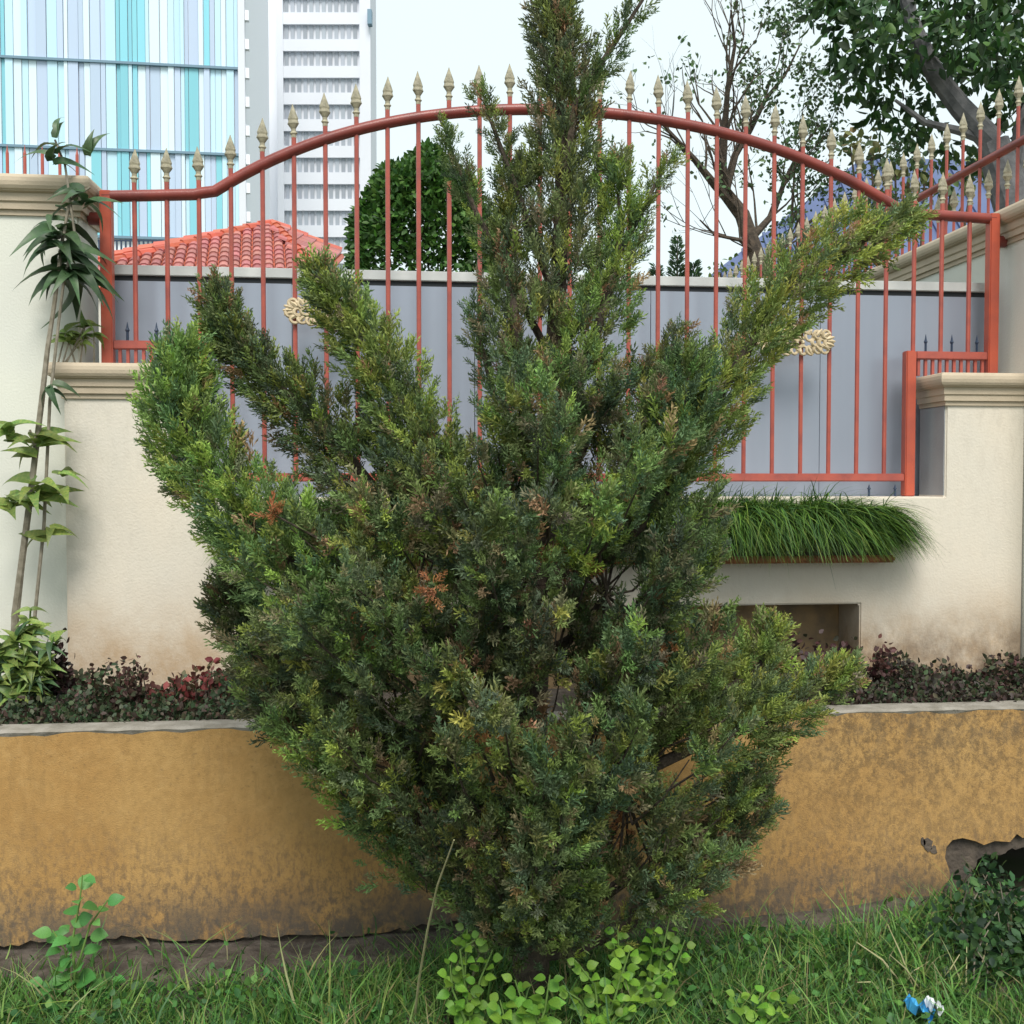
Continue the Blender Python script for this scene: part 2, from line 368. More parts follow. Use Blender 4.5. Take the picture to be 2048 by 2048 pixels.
hp = pxz(hole_pl, YA); pl = [(-4, .703), (4.4, .703), (4.4, hp[0][1])] + hp
xe = hp[-1][0]; x = xe - .02
while x > -4:
    t = (x + 4) / 8; zb = .028 + .012 * math.sin(x * 4.1) + .008 * math.sin(x * 11) + random.uniform(-.008, .008) - (.07 if x > .25 else 0)
    pl.append((x, zb)); x -= random.uniform(.012, .04)
pl.append((-4, .03))
bm = extrude_poly(pl, YA, YA + .019); me = bpy.data.meshes.new('plaster'); bm.to_mesh(me); bm.free(); me.materials.append(M_ochre); mobj('plaster', me, rw)
cp = MB(); xs = np.linspace(-4, 4.4, 160); cv = []
for i, xx in enumerate(xs):
    a, b, c_ = RNG.uniform(-.004, .004, 3)
    cv += [(xx, YA + .004 + a, .690), (xx, YA - .003 + a, .706 + b * .6), (xx, YA + .006 + a, .713 + b * .6), (xx, YA + .06, .714 + b), (xx, YA + .099 + c_, .710), (xx, YA + .101, .690)]
cf = [(i * 6 + j, i * 6 + (j + 1) % 6, (i + 1) * 6 + (j + 1) % 6, (i + 1) * 6 + j) for i in range(159) for j in range(6)]
cp.add(cv, cf); cp.build('coping', M_coping, rw)
for k, (a, b, s_) in enumerate([(1856, 1690, .02), (1868, 1700, .012), (1846, 1683, .01)]):      # chipped patch beside the hole
    p = PY(a, b, YA - .002); ch = [(p[0] + s_ * math.cos(t) * random.uniform(.6, 1.3), p[2] + s_ * 1.3 * math.sin(t) * random.uniform(.6, 1.3)) for t in np.linspace(0, 5.6, 8)]
    bm = extrude_poly(ch, YA - .003, YA + .004); me = bpy.data.meshes.new('chip'); bm.to_mesh(me); bm.free(); me.materials.append(M_core); mobj('plaster_chip', me, rw)

# ---------------------------------------------------------------- cream boundary wall
PLX0, PLX1, PRX0, PRX1 = -1.311, -.92, 2.22, 2.568
TLX, TRX = -1.272, 2.572
LOWZ, PIERZ, TALLZ = 1.43, 1.945, 2.665
NX0, NX1, NTOP = -.555, 1.855, .986
bw = thing('boundary_wall', (.65, YB, 0), 'cream plastered boundary wall stepped down in the middle, moulded cornices on its piers', 'wall')
mask = [[1, 1, 0, 1, 1], [1, 1, 1, 1, 1], [1, 0, 0, 0, 1]]
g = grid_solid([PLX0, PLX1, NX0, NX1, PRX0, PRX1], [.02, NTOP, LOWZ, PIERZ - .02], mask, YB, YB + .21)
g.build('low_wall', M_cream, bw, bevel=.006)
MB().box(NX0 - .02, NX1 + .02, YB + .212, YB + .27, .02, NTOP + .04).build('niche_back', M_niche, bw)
t = MB(); t.box(-4, TLX, YT, YT + .24, .02, TALLZ - .02); t.build('tall_wall', M_tall, bw, bevel=.008)
YR = 3.72
t = MB(); t.box(TRX, TRX + .24, YR, 9.0, .02, TALLZ - .02).box(TRX + .24, 5.2, YR + .002, YR + .24, .02, TALLZ - .02)
t.build('tall_wall', M_tall, bw)
def corn(z, h, o):      # profile from wall face out: stepped fillets under a bullnose
    pts = [(-.03, z - h), (o * .16, z - h), (o * .16, z - h * .86), (o * .34, z - h * .86), (o * .34, z - h * .70), (o * .46, z - h * .66), (o * .46, z - h * .46), (o * .72, z - h * .43)]
    for a in np.linspace(-90, 90, 7): pts.append((o * .72 + o * .28 * math.cos(R(a)), z - h * .215 + h * .2 * math.sin(R(a))))
    pts += [(-.03, z)]
    return pts
c = MB(); c.sweep([(PLX0, YB + .21), (PLX0, YB), (PLX1, YB), (PLX1, YB + .21)], corn(PIERZ, .135, .05)); c.build('cornice', M_corn, bw)
c = MB(); c.sweep([(PRX0, YB + .21), (PRX0, YB), (PRX1 + .003, YB)], corn(PIERZ, .135, .05)); c.build('cornice', M_corn, bw)
c = MB(); c.box(PLX0 - .02, PLX1 + .02, YB - .02, YB + .20, PIERZ - .03, PIERZ - .001); c.build('cap', M_corn, bw)
c = MB(); c.box(PRX0 - .02, PRX1 - .001, YB - .02, YB + .20, PIERZ - .03, PIERZ - .001); c.build('cap', M_corn, bw)
c = MB(); c.sweep([(-4, YT), (TLX, YT), (TLX, YT + .24)], corn(TALLZ, .15, .06)); c.build('cornice', M_corn, bw)
c = MB(); c.sweep([(TRX, 9.0), (TRX, YR), (5.2, YR)], corn(TALLZ, .15, .06)); c.build('cornice', M_corn, bw)
c = MB(); c.box(-4, TLX + .02, YT - .02, YT + .23, TALLZ - .03, TALLZ - .001); c.build('cap', M_corn, bw)
c = MB(); c.box(TRX - .02, TRX + .23, YR - .02, 8.98, TALLZ - .03, TALLZ - .001).box(TRX + .231, 5.2, YR - .02, YR + .23, TALLZ - .03, TALLZ - .001); c.build('cap', M_corn, bw)
MB().box(PRX0 - .004, PRX0 - .0005, YB + .008, YB + .206, LOWZ + .001, PIERZ - .137).build('reveal_shade', M_reveal_shade, bw)  # thin grey sheet over the cream reveal, its shade painted in
MB().box(PLX1 + .0005, PLX1 + .004, YB + .008, YB + .206, LOWZ + .001, PIERZ - .137).build('reveal_shade', M_reveal_shade, bw)  # the same painted shade on the left pier's reveal
# planter trough let into the low wall
TX0, TX1, TZ = -.66, 1.96, 1.165
tr = MB(); tr.box(TX0, TX1, YB - .10, YB - .002, TZ, TZ + .03); tr.build('planter_ledge', M_terra, bw, bevel=.008)
tr = MB(); tr.box(TX0 + .02, TX1 - .02, YB - .085, YB - .003, TZ + .031, TZ + .10); tr.build('planter_soil', M_soil, bw)

# ---------------------------------------------------------------- arched railing
fe = thing('arched_fence', (.65, YF, LOWZ), 'red painted arched steel railing with spear finials between the cream piers', 'fence')
RAIL = [(206, 393), (300, 391), (392, 389), (404, 386), (424, 376), (509, 337), (594, 299), (689, 267), (784, 244), (880, 228), (954, 222), (1060, 219), (1140, 221), (1219, 227), (1325, 240),
        (1431, 263), (1537, 293), (1643, 333), (1728, 377), (1802, 417), (1822, 424), (1844, 428), (1900, 432), (1988, 438)]
rp = [PY(a, b, YF) for a, b in RAIL]; rx = np.array([p[0] for p in rp]); rz = np.array([p[2] for p in rp])
order = np.argsort(rx)
def railz(x): return float(np.interp(x, rx, rz))
# smooth the arc part
px_s = np.linspace(404, 1802, 48); arc = []
ax = [a for a, b in RAIL[3:20]]; ay = [b for a, b in RAIL[3:20]]
cf_ = np.polyfit(np.array(ax[2:-1]), np.array(ay[2:-1]), 4)
path = [PY(206, 393, YF), PY(300, 391, YF), PY(390, 389, YF), PY(402, 386, YF)]
for a in np.linspace(430, 1795, 46): path.append(PY(a, np.polyval(cf_, a), YF))
path += [PY(1812, 421, YF), PY(1826, 426, YF), PY(1850, 429, YF), PY(1988, 438, YF)]
rx = np.array([p[0] for p in path]); rz = np.array([p[2] for p in path])
MB().tube(path, .0225, 14).build('top_rail', M_rail, fe, smooth=True)
XL, XR = PY(213, 400, YF)[0], PY(1985, 500, YF)[0]
XLL, XLR = PY(403, 800, YF)[0], PY(1817, 850, YF)[0]
MIDZ = PY(1900, 712, YF)[2]; BOTZ = PY(1650, 955, YF)[2]
for x, z0, z1 in ((XL, PIERZ - .005, railz(XL) + .02), (XR, PIERZ - .005, railz(XR) + .02), (XLL, LOWZ, MIDZ + .018), (XLR, LOWZ, MIDZ + .018)):
    MB().box(x - .022, x + .022, YF - .022, YF + .022, z0, z1).build('post', M_post, fe, bevel=.004)
for x0, x1, z in ((XL + .023, XLL - .023, MIDZ), (XLR + .023, XR - .023, MIDZ), (XLL + .023, XLR - .023, BOTZ)):
    MB().box(x0, x1, YF - .017, YF + .017, z - .017, z + .017).build('rail', M_red, fe, bevel=.004)
for x in (XL - .03, XR + .03):      # stub brackets that tie the end posts to the tall walls
    s_ = 1 if x > 0 else -1
    MB().tube([(x - s_ * .01, YF + .03, railz(XL) - .08), (x + s_ * .045, YF + .03, railz(XL) - .08)], [.026, .026], 12).build('wall_bracket', M_rail, fe, smooth=True)
fin = MB(); fin.lathe([(.0105, 0), (.0105, .012), (.016, .018), (.010, .026), (.010, .036), (.0235, .056), (.019, .068), (.021, .076), (.0135, .098), (.006, .118), (.001, .134)], 8, sy=.6)
FIN = fin.mesh('finial', M_fin, smooth=False)
X0 = PY(269, 420, YF)[0]; SP = (PY(1258, 420, YF)[0] - X0) / 16
PIX = [X0 + SP * i for i in range(29)]
for i, x in enumerate(PIX):
    zb = BOTZ if XLL + .03 < x < XLR - .03 else MIDZ
    zt = railz(x) + .05
    if i == 10:             # this bar is broken off half way; only its stub and its spear are left
        zs = PY(898, 362, YF)[2]
        pk = MB().tube([(x, YF, zb + .017), (x, YF, zs)], .0095, 8).build('picket', M_red, fe, smooth=True)
        stub = MB().tube([(x, YF, railz(x) - .012), (x, YF, zt)], .0095, 8).build('picket_stub', M_red, fe, smooth=True)
        mobj('finial', FIN, stub, mw=Matrix.Translation((x, YF, zt))); continue
    pk = MB().tube([(x, YF, zb + .017), (x, YF, zt)], .0095, 8).build('picket', M_red, fe, smooth=True)
    f = mobj('finial', FIN, pk, mw=Matrix.Translation((x, YF, zt)) @ Matrix.Rotation(random.uniform(-.3, .3), 4, 'Z') @ Matrix.Rotation(random.uniform(-.04, .04), 4, 'Y'))
bal = MB().box(-.006, .006, -.006, .006, 0, MIDZ - .017 - PIERZ).mesh('baluster', M_red)
for x0, x1 in ((XL + .045, XLL - .04), (XLR + .04, XR - .04)):
    n = 10
    for i in range(n): mobj('baluster', bal, fe, mw=Matrix.Translation((x0 + (x1 - x0) * i / (n - 1), YF, PIERZ)))
spk = MB().lathe([(.0055, 0), (.0055, .055), (.009, .062), (.005, .072), (.0008, .095)], 6).mesh('spike', M_navy)
for a, b in ((257, MIDZ), (315, MIDZ), (378, MIDZ), (1848, MIDZ), (1900, MIDZ), (1950, MIDZ)):
    mobj('spike', spk, fe, mw=Matrix.Translation((PY(a, 660, YF + .04)[0], YF + .024, b + .0)))
for a in (1738, 1790):
    mobj('spike', spk, fe, mw=Matrix.Translation((PY(a, 985, YF)[0], YF + .0, LOWZ - .001)) @ Matrix.Scale(.55, 4, (0, 0, 1)))
def ornament(pxc, pyc, sgn):
    c0 = PY(pxc, pyc, YF - .02); o = MB(); rr = random.Random(5)
    def ring(x, z, r, th, a0=0, a1=360):
        P = [(c0[0] + sgn * x + r * math.cos(R(a)), c0[1] + .004 * math.sin(a), c0[2] + z + r * math.sin(R(a))) for a in np.linspace(a0, a1, 15)]
        o.tube(P, th, 6)
    for j, z in enumerate((-.036, -.006, .024, .05)):
        for i in range(-5, 6):
            x = i * .033 + (j % 2) * .0165 + rr.uniform(-.005, .005); zz = z + rr.uniform(-.005, .005)
            if (abs(x) / .165) ** 1.6 + (abs(zz + .004) / .06) ** 2 > 1.05 or rr.random() < .1: continue
            ring(x, zz, rr.uniform(.0145, .0185), rr.uniform(.0065, .0085))
    for k in range(22):
        a = k / 22 * 2 * math.pi; x, z = .158 * math.cos(a), .046 * math.sin(a); d = (math.cos(a), math.sin(a)); L_ = rr.uniform(.012, .024)
        o.tube([(c0[0] + sgn * (x - d[0] * .016), c0[1], c0[2] + z - d[1] * .016), (c0[0] + sgn * x, c0[1] - .003, c0[2] + z), (c0[0] + sgn * (x + d[0] * L_), c0[1], c0[2] + z + d[1] * L_)], [.008, .0095, .004], 6)
    return o
q = ornament(655, 622, 1).build('ornament', M_orn, fe, smooth=True); q['label'] = 'cream cast scroll ornament'
q = ornament(1590, 682, -1).build('ornament', M_orn, fe, smooth=True); q['label'] = 'cream cast scroll ornament'

# sheet metal screen right behind the railing
sc = thing('sheet_screen', (.65, YP, LOWZ - .02), 'blue grey metal sheet screen standing behind the red railing', 'screen')
xa, xb = TLX + .03, TRX - .03; SZT = PY(900, 574, YP)[2]
nS = 5
for i in range(nS):
    a, b = xa + (xb - xa) * i / nS, xa + (xb - xa) * (i + 1) / nS
    MB().box(a + .0015, b - .0015, YP + random.uniform(-.001, .001), YP + .012, 1.40 if PLX1 < a or b < PRX0 else 1.40, SZT).build('sheet', M_panel, sc)
MB().box(xa, xb, YP + .002, YP + .03, SZT + .001, SZT + .020).build('shadow_gap', M_dark, sc)
MB().box(xa, xb, YP - .012, YP + .04, SZT + .021, SZT + .062).build('top_trim', M_white, sc, bevel=.003)
MB().box(xa + .02, xb - .02, YP + .045, YP + .07, .02, SZT - .05).build('back_frame', M_navy, sc)

# ---------------------------------------------------------------- railings on the tall walls
lf = thing('wall_top_railing', (-2.6, YT + .1, TALLZ), 'short red spiked railing on top of the left tall wall', 'fence')
MB().box(-4, TLX - .01, YT + .09, YT + .11, TALLZ + .004, TALLZ + .018).build('rail', M_red, lf)
pk_s = MB().lathe([(.0065, 0), (.0065, .10), (.003, .115), (.0005, .135)], 6).mesh('picket', M_red)
x = TLX - .035
while x > -3.0:
    mobj('picket', pk_s, lf, mw=Matrix.Translation((x, YT + .1, TALLZ + .018))); x -= .066
sf = thing('side_railing', (TRX + .1, 6.5, TALLZ), 'red spear topped railing on the right tall wall running back', 'fence')
RZ = 2.985
MB().tube([(TRX + .1, YR + .02, RZ), (TRX + .1, 8.9, RZ)], .02, 10).build('top_rail', M_rail, sf, smooth=True)
MB().box(TRX + .085, TRX + .115, YR + .02, 8.9, TALLZ + .02, TALLZ + .045).build('rail', M_red, sf)
pk_l = MB().tube([(0, 0, 0), (0, 0, RZ + .16 - TALLZ)], .0085, 6).mesh('picket', M_red)
pk_m = MB().tube([(0, 0, 0), (0, 0, .14)], .0075, 6).mesh('short_picket', M_red)
y = YR + .05; k = 0
while y < 8.9:
    if k % 2 == 0: 
        p = mobj('picket', pk_l, sf, mw=Matrix.Translation((TRX + .1, y, TALLZ + .0)))
        mobj('finial', FIN, p, mw=Matrix.Translation((TRX + .1, y, RZ + .16)))
    else:
        p = mobj('short_picket', pk_m, sf, mw=Matrix.Translation((TRX + .1, y, TALLZ + .0)))
        mobj('finial', FIN, p, mw=Matrix.Translation((TRX + .1, y, TALLZ + .14)))
    y += .074; k += 1
# ================================================================ BUILDINGS BEHIND
def at(px, t, z=0):                       # ground-plan point in the direction of a pixel column, at depth t
    p = CAMP + (_f0 + _rt * (px - 1024) / FPX) * t; p[2] = z; return p
# glass tower
gL, gR = at(0, 90), at(497, 92.8); ge = (gR - gL) / np.linalg.norm(gR - gL); gn = np.array((ge[1], -ge[0], 0))
gt = thing('glass_tower', at(250, 100), 'pale cyan glass office tower with vertical stripes, at the left', 'building')
gO = gR - ge * 34
MB().obox(gO - gn * 20, ge * 34, gn * 19.7, np.array((0, 0, 56.))).build('core', M_towside, gt)
GL = [G1, G2, G3, G4]; rr = random.Random(3)
PANE = {}
colsx = []; x = 0
while x < 33.2:
    wd = rr.choice([.35, .45, .55, .7, .9]); colsx.append((x, min(wd, 33.4 - x), rr.choices([0, 1, 2, 3], [3, 4, 3, 4])[0])); x += wd
for zr in (23.5, 31.3, 39.1, 46.9):
    for x, wd, mi in colsx:
        mm = GL[mi] if rr.random() < .75 else GL[rr.randrange(4)]
        key = (round(wd, 2), mm.name)
        if key not in PANE:
            PANE[key] = MB().obox((0, 0, 0), ge * (wd - .05), gn * .12, np.array((0, 0, 7.55))).mesh('pane', mm)
        mobj('pane', PANE[key], gt, mw=Matrix.Translation(V(gO + ge * x + gn * rr.choice([-.28, -.2, -.1]) + np.array((0, 0, zr + .12)))))
    MB().obox(gO - gn * .25 + np.array((0, 0, zr - .13)), ge * 34, gn * .42, np.array((0, 0, .22))).build('floor_band', M_band, gt)
MB().obox(gR - ge * .55 - gn * .3, ge * .6, gn * .8, np.array((0, 0, 56.))).build('corner_column', M_tow, gt)
for k in range(14): MB().obox(gR + ge * .06 - gn * .2 + np.array((0, 0, 20 + k * 2.6)), ge * .35, gn * .5, np.array((0, 0, .9))).build('corner_louvre', M_towside, gt)
# white tower
wt = thing('white_tower', at(650, 130), 'white high-rise with rows of grey windows beside the glass tower', 'building')
D = 120; S_ = D / FPX
wo_ = at(560, D); we = _rt; wn = -_f0
W = 185 * S_
MB().obox(wo_ - wn * 5, we * W, wn * 4.5, np.array((0, 0, 75.))).build('core', M_tow, wt)
MB().obox(at(470, D + 3) - wn * 4, we * 92 * S_, wn * 4, np.array((0, 0, 75.))).build('wing', M_towside, wt)
MB().obox(wo_ - wn * .55, we * .75, wn * .6, np.array((0, 0, 75.))).build('corner_pier', M_tow, wt)
MB().obox(wo_ + we * (W - 1.3) - wn * .55, we * 1.3, wn * .6, np.array((0, 0, 75.))).build('corner_pier', M_tow, wt)
def z_of(py, d): return EYE + (960 - py) / FPX * d
wwin = MB().obox((0, 0, 0), we * .45, wn * .06, np.array((0, 0, 1.75))).mesh('window', M_win)
for k in range(-1, 10):
    zt, zb = z_of(10 + 52 * k, D), z_of(39 + 52 * k, D); zn = z_of(10 + 52 * (k + 1), D)
    MB().obox(wo_ + we * .752 - wn * .5 + np.array((0, 0, zn)), we * (W - 2.06), wn * .45, np.array((0, 0, zb - zn))).build('floor_band', M_tow, wt)
    for j in range(12):
        mobj('window', wwin, wt, mw=Matrix.Translation(V(wo_ + we * (.85 + j * (W - 2.2) / 12) - wn * .42 + np.array((0, 0, zb + .003)))))
MB().obox(at(741, D, z_of(68, D)), we * .5, wn * .9, np.array((0, 0, 1.7))).build('service_box', M_band, wt)
# flat roofed block with dark balustrade
pb = thing('flat_roofed_block', at(160, 48), 'flat roofed block behind the tiled roof, with a dark balustrade', 'building')
pz = z_of(512, 45)
MB().obox(at(-200, 45), _rt * 540 * 45 / FPX, _f0 * 8, np.array((0, 0, pz))).build('wall', M_hwall, pb)
b0 = at(-200, 45.2, pz); wbar = _rt
MB().obox(b0 + np.array((0, 0, .62)), wbar * 535 * 45 / FPX, _f0 * .06, np.array((0, 0, .07))).build('handrail', M_navy, pb)
brm = MB().obox((0, 0, 0), wbar * .07, _f0 * .05, np.array((0, 0, .64))).mesh('baluster', M_navy)
for k in range(58): mobj('baluster', brm, pb, mw=Matrix.Translation(V(b0 + wbar * (k * .2 + .1))))
# tiled roof house
A, C_, D_, E_ = PD(545, 450, 31), PD(20, 578, 25.5), PD(640, 551, 27), PD(682, 508, 31.5)
zc = .5 * (C_[2] + D_[2]); 
F_ = C_ + E_ - D_; 
hs = thing('tiled_house', (A[0], A[1], 0), 'house with a red and mauve tiled hip roof behind the railing', 'house')
cen = (C_ + D_ + E_ + F_) / 4
wl = MB(); ins = [q * .93 + cen * .07 for q in (C_, D_, E_, F_)]; zt = min(q[2] for q in ins) - .25
wl.add([(q[0], q[1], 0) for q in ins] + [(q[0], q[1], zt) for q in ins], [(0, 1, 5, 4), (1, 2, 6, 5), (2, 3, 7, 6), (3, 0, 4, 7), (4, 5, 6, 7)]); wl.build('wall', M_hwall, hs)
rf = MB(); rf.add([A, C_, D_, E_, F_] + [q - np.array((0, 0, .2)) for q in (C_, D_, E_, F_)],
    [(0, 1, 2), (0, 2, 3), (0, 3, 4), (0, 4, 1), (1, 5, 6, 2), (2, 6, 7, 3), (3, 7, 8, 4), (4, 8, 5, 1), (5, 8, 7, 6)])
roof = rf.build('roof', M_tiler, hs)
def tile_face(a, c, d, mat, w_=.30, l_=.42):
    e = (d - c); Le = np.linalg.norm(e); e = e / Le; s_ = (a - c) - e * np.dot(a - c, e); H = np.linalg.norm(s_); s_ = s_ / H; n = np.cross(e, s_); n *= np.sign(n @ (CAMP - a)); xa_ = np.dot(a - c, e)
    tl = MB(); vv = []
    for t_, sc_ in ((0, 1), (1, .86)):
        for an in np.linspace(0, 180, 6): vv.append(e * (w_ * .47 * sc_ * math.cos(R(an))) + n * (.105 * sc_ * math.sin(R(an)) + (.03 if t_ == 0 else 0)) + s_ * (l_ * 1.08 * t_))
    ff = [(i, i + 1, i + 7, i + 6) for i in range(5)] + [tuple(range(6))]
    tl.add(vv, ff); me = tl.mesh('tile', mat)
    k = 0
    while (k + .6) * l_ < H:
        h = k * l_; x0, x1 = xa_ * h / H, Le - (Le - xa_) * h / H
        x = x0 + w_ * (.5 + .0 * (k % 2))
        x = math.ceil(x0 / w_) * w_ + w_ * .5
        while x < x1 - w_ * .3:
            mobj('tile', me, roof, mw=Matrix.Translation(V(c + e * x + s_ * h + n * .02))); x += w_
        k += 1
tile_face(A, C_, D_, M_tile); tile_face(A, D_, E_, M_tile)
for a, b in ((C_, A), (D_, A), (E_, A), (F_, A)):
    L_ = np.linalg.norm(b - a); n_ = int(L_ / .45)
    for k in range(n_):
        p0, p1 = a + (b - a) * k / n_, a + (b - a) * (k + 1.1) / n_
        MB().tube([p0 + np.array((0, 0, .06)), p1 + np.array((0, 0, .04))], [.16, .13], 8).build('ridge_tile', M_tiler, roof)
for a, b in ((C_, D_), (D_, E_)):
    MB().tube([a - np.array((0, 0, .08)), b - np.array((0, 0, .08))], .11, 6).build('gutter', M_tiler, roof)
# blue sheet roofed building at the right
bb = thing('blue_roofed_building', at(1800, 17), 'building with a steep blue sheet metal roof behind the side railing', 'building')
g0, g1, g2, g3 = PD(1400, 566, 15), PD(1722, 318, 17.5), PD(2250, 300, 17.5), PD(2250, 566, 15)
nP = 16
for i in range(nP):
    u0, u1 = i / nP, (i + 1) / nP; e0, e1 = g0 + (g3 - g0) * u0, g0 + (g3 - g0) * (u1 - .003)
    # sheets run up the slope and are cut by the hip edge on the left
    def top(u):
        p = g0 + (g3 - g0) * u; xw = np.dot(p - g0, (g3 - g0)) / np.dot(g3 - g0, g3 - g0); ug = np.dot(g1 - g0, g3 - g0) / np.dot(g3 - g0, g3 - g0)
        k = min(1, xw / ug); up = (g1 - g0) - (g3 - g0) * ug; return p + up * k
    nrm = np.cross(g3 - g0, g1 - g0); nrm /= np.linalg.norm(nrm); nrm *= np.sign(nrm @ (CAMP - g0))
    t0, t1 = top(u0), top(u1 - .003); mb_ = MB(); th = -nrm * .08
    mb_.add([e0, e1, t1, t0, e0 + th, e1 + th, t1 + th, t0 + th], [(0, 1, 2, 3), (7, 6, 5, 4), (0, 4, 5, 1), (1, 5, 6, 2), (2, 6, 7, 3), (3, 7, 4, 0)]); mb_.build('roof_sheet', M_bluer, bb)
    MB().tube([e1 + nrm * .02, t1 + nrm * .02], .03, 5).build('seam', M_bluer, bb)
bk = MB(); qz = np.array((0, 0, .2))
bk.add([g0 - qz, g3 - qz, g2 - qz, g1 - qz] + [(q[0], q[1], 0) for q in (g0, g3)] + [(q[0] , q[1] + 4, 0) for q in (g2, g1)] , [(0, 1, 2, 3), (0, 1, 5, 4), (1, 2, 6, 5), (2, 3, 7, 6), (3, 0, 4, 7)]); bk.build('wall', M_hwall, bb)

# ================================================================ TREES BEHIND
def grow(mb, p, d, L, r, depth, tips, rg, up=.12, spread=.6, kids=(2, 3), shrink=.72, wob=.12, mids=None):
    p = Vector(p); d = Vector(d).normalized(); pts = [p.copy()]; rad = [r]; n = 4
    for i in range(n):
        d = (d + Vector((rg.uniform(-wob, wob), rg.uniform(-wob, wob), rg.uniform(-wob, wob) + up * .25))).normalized()
        p = p + d * (L / n); pts.append(p.copy()); rad.append(r * (1 - .45 * (i + 1) / n))
        if mids is not None and depth <= 1: mids.append((p.copy(), d.copy()))
    mb.tube(pts, rad, 7 if depth > 1 else 4, cap=False)
    if depth == 0: tips.append((p, d)); return
    for k in range(rg.randint(*kids)):
        a = Vector((rg.gauss(0, 1), rg.gauss(0, 1), rg.gauss(0, 1))); a = (a - d * a.dot(d)).normalized()
        grow(mb, p, d * 1 + a * rg.uniform(.5, 1.2) * spread, L * shrink * rg.uniform(.8, 1.15), rad[-1] * .8, depth - 1, tips, rg, up, spread, kids, shrink, wob, mids)
# clipped dome tree
base = at(845, 9.5); tp = thing('clipped_tree', base, 'dark green clipped dome-shaped tree behind the railing, beside the tiled roof', 'tree')
MB().tube([base, base + np.array((0, 0, 1.4)), base + np.array((.03, 0, 2.9))], [.09, .075, .05], 8).build('trunk', M_bark, tp)
n = 15000; u = unit(n); u[:, 2] = np.where(u[:, 2] < -.35, -u[:, 2], u[:, 2])
rs = RNG.uniform(.80, 1.0, n) * (1 + .05 * np.sin(u[:, 0] * 9 + 1) * np.sin(u[:, 2] * 8))
cc = PD(848, 575, 9.5); pos = cc + u * rs[:, None] * np.array((.76, .76, 1.27))
leaf_cloud('crown', pos, u * .7 + unit(n) * .7 + np.array((0, 0, -.2)), RNG.uniform(.05, .085, n), pick([(.045, .115, .02), (.07, .16, .025), (.03, .08, .018)], [5, 3, 3], n), parent=tp)
# bare-limbed tree
base = at(1535, 8.5); bt = thing('bare_tree', base, 'half bare tree with dark forking limbs behind the railing', 'tree')
mb = MB(); tips = []; mids = []; rg = random.Random(21)
def P8(px, py, dt=0): return PD(px, py, 8.5 + dt)
T = [base, P8(1535, 800), P8(1530, 570), P8(1515, 520), P8(1485, 430), P8(1450, 385)]
mb.tube(T, [.11, .10, .085, .075, .065, .055], 9, cap=False)
LIMB = [([(1450, 385), (1445, 330), (1450, 250), (1456, 170), (1470, 90), (1462, 20)], [.045, .036, .028, .02, .014, .008]),
        ([(1485, 430), (1430, 370), (1390, 320), (1345, 270), (1300, 220)], [.045, .036, .026, .016, .007]),
        ([(1450, 385), (1470, 310), (1500, 260), (1530, 200), (1570, 150), (1600, 90)], [.04, .032, .026, .02, .013, .007]),
        ([(1500, 480), (1545, 430), (1570, 360), (1600, 300), (1640, 250)], [.035, .028, .02, .014, .007]),
        ([(1520, 540), (1570, 490), (1600, 460), (1650, 420)], [.035, .026, .018, .008]),
        ([(1515, 510), (1480, 480), (1430, 470), (1400, 440)], [.025, .018, .012, .006])]
for L_, r_ in LIMB:
    pts = [P8(a, b, .12 * i * (1 if L_[-1][0] > 1500 else -1)) for i, (a, b) in enumerate(L_)]; mb.tube(pts, r_, 7, cap=False)
    for i in range(1, len(pts)):
        for k in range(3):
            q = pts[i - 1] + (pts[i] - pts[i - 1]) * rg.random()
            grow(mb, q, V(pts[i] - pts[i - 1]).normalized() + Vector((rg.uniform(-1, 1), rg.uniform(-.6, .6), rg.uniform(-.2, .9))), rg.uniform(.25, .5), r_[i] * .45, 2, tips, rg, .2, .7, (2, 2), .7, .15, mids)
mb.build('trunk', M_bark, bt)
lp = [(p, d) for p, d in mids + tips if (p.z > 3.5 and p.x > base[0] - .1 and rg.random() < .8) or rg.random() < .06]
pos = np.array([p for p, d in lp for k in range(5)]); pos += RNG.normal(0, .045, pos.shape)
n = len(pos); leaf_cloud('crown', pos, unit(n) + np.array((0, 0, -.3)), RNG.uniform(.03, .06, n), pick([(.09, .16, .07), (.12, .19, .08), (.07, .11, .05)], [3, 2, 2], n), parent=bt)
# big dark tree upper right
base = at(2040, 8.0); dt_ = thing('broad_leaf_tree', base, 'dense dark broad-leaved tree overhanging the top right corner', 'tree')
mb = MB(); tips = []; mids = []; rg = random.Random(4)
def P9(px, py, dt=0): return PD(px, py, 8.0 + dt)
mb.tube([base, P9(2040, 700), P9(2030, 420), P9(1985, 285)], [.2, .18, .15, .12], 10, cap=False)
mb.tube([P9(1985, 285), P9(1920, 215), P9(1870, 150), P9(1830, 60), P9(1800, -40)], [.10, .085, .075, .06, .045], 9, cap=False)
mb.tube([P9(1985, 285), P9(1920, 262), P9(1850, 245), P9(1790, 200)], [.045, .035, .025, .012], 7, cap=False)
mb.tube([P9(2030, 420), P9(2060, 240, .3), P9(2110, 60, .4), P9(2150, -100, .4)], [.13, .11, .09, .06], 9, cap=False)
mb.build('trunk', M_greybark, dt_)
cl = []
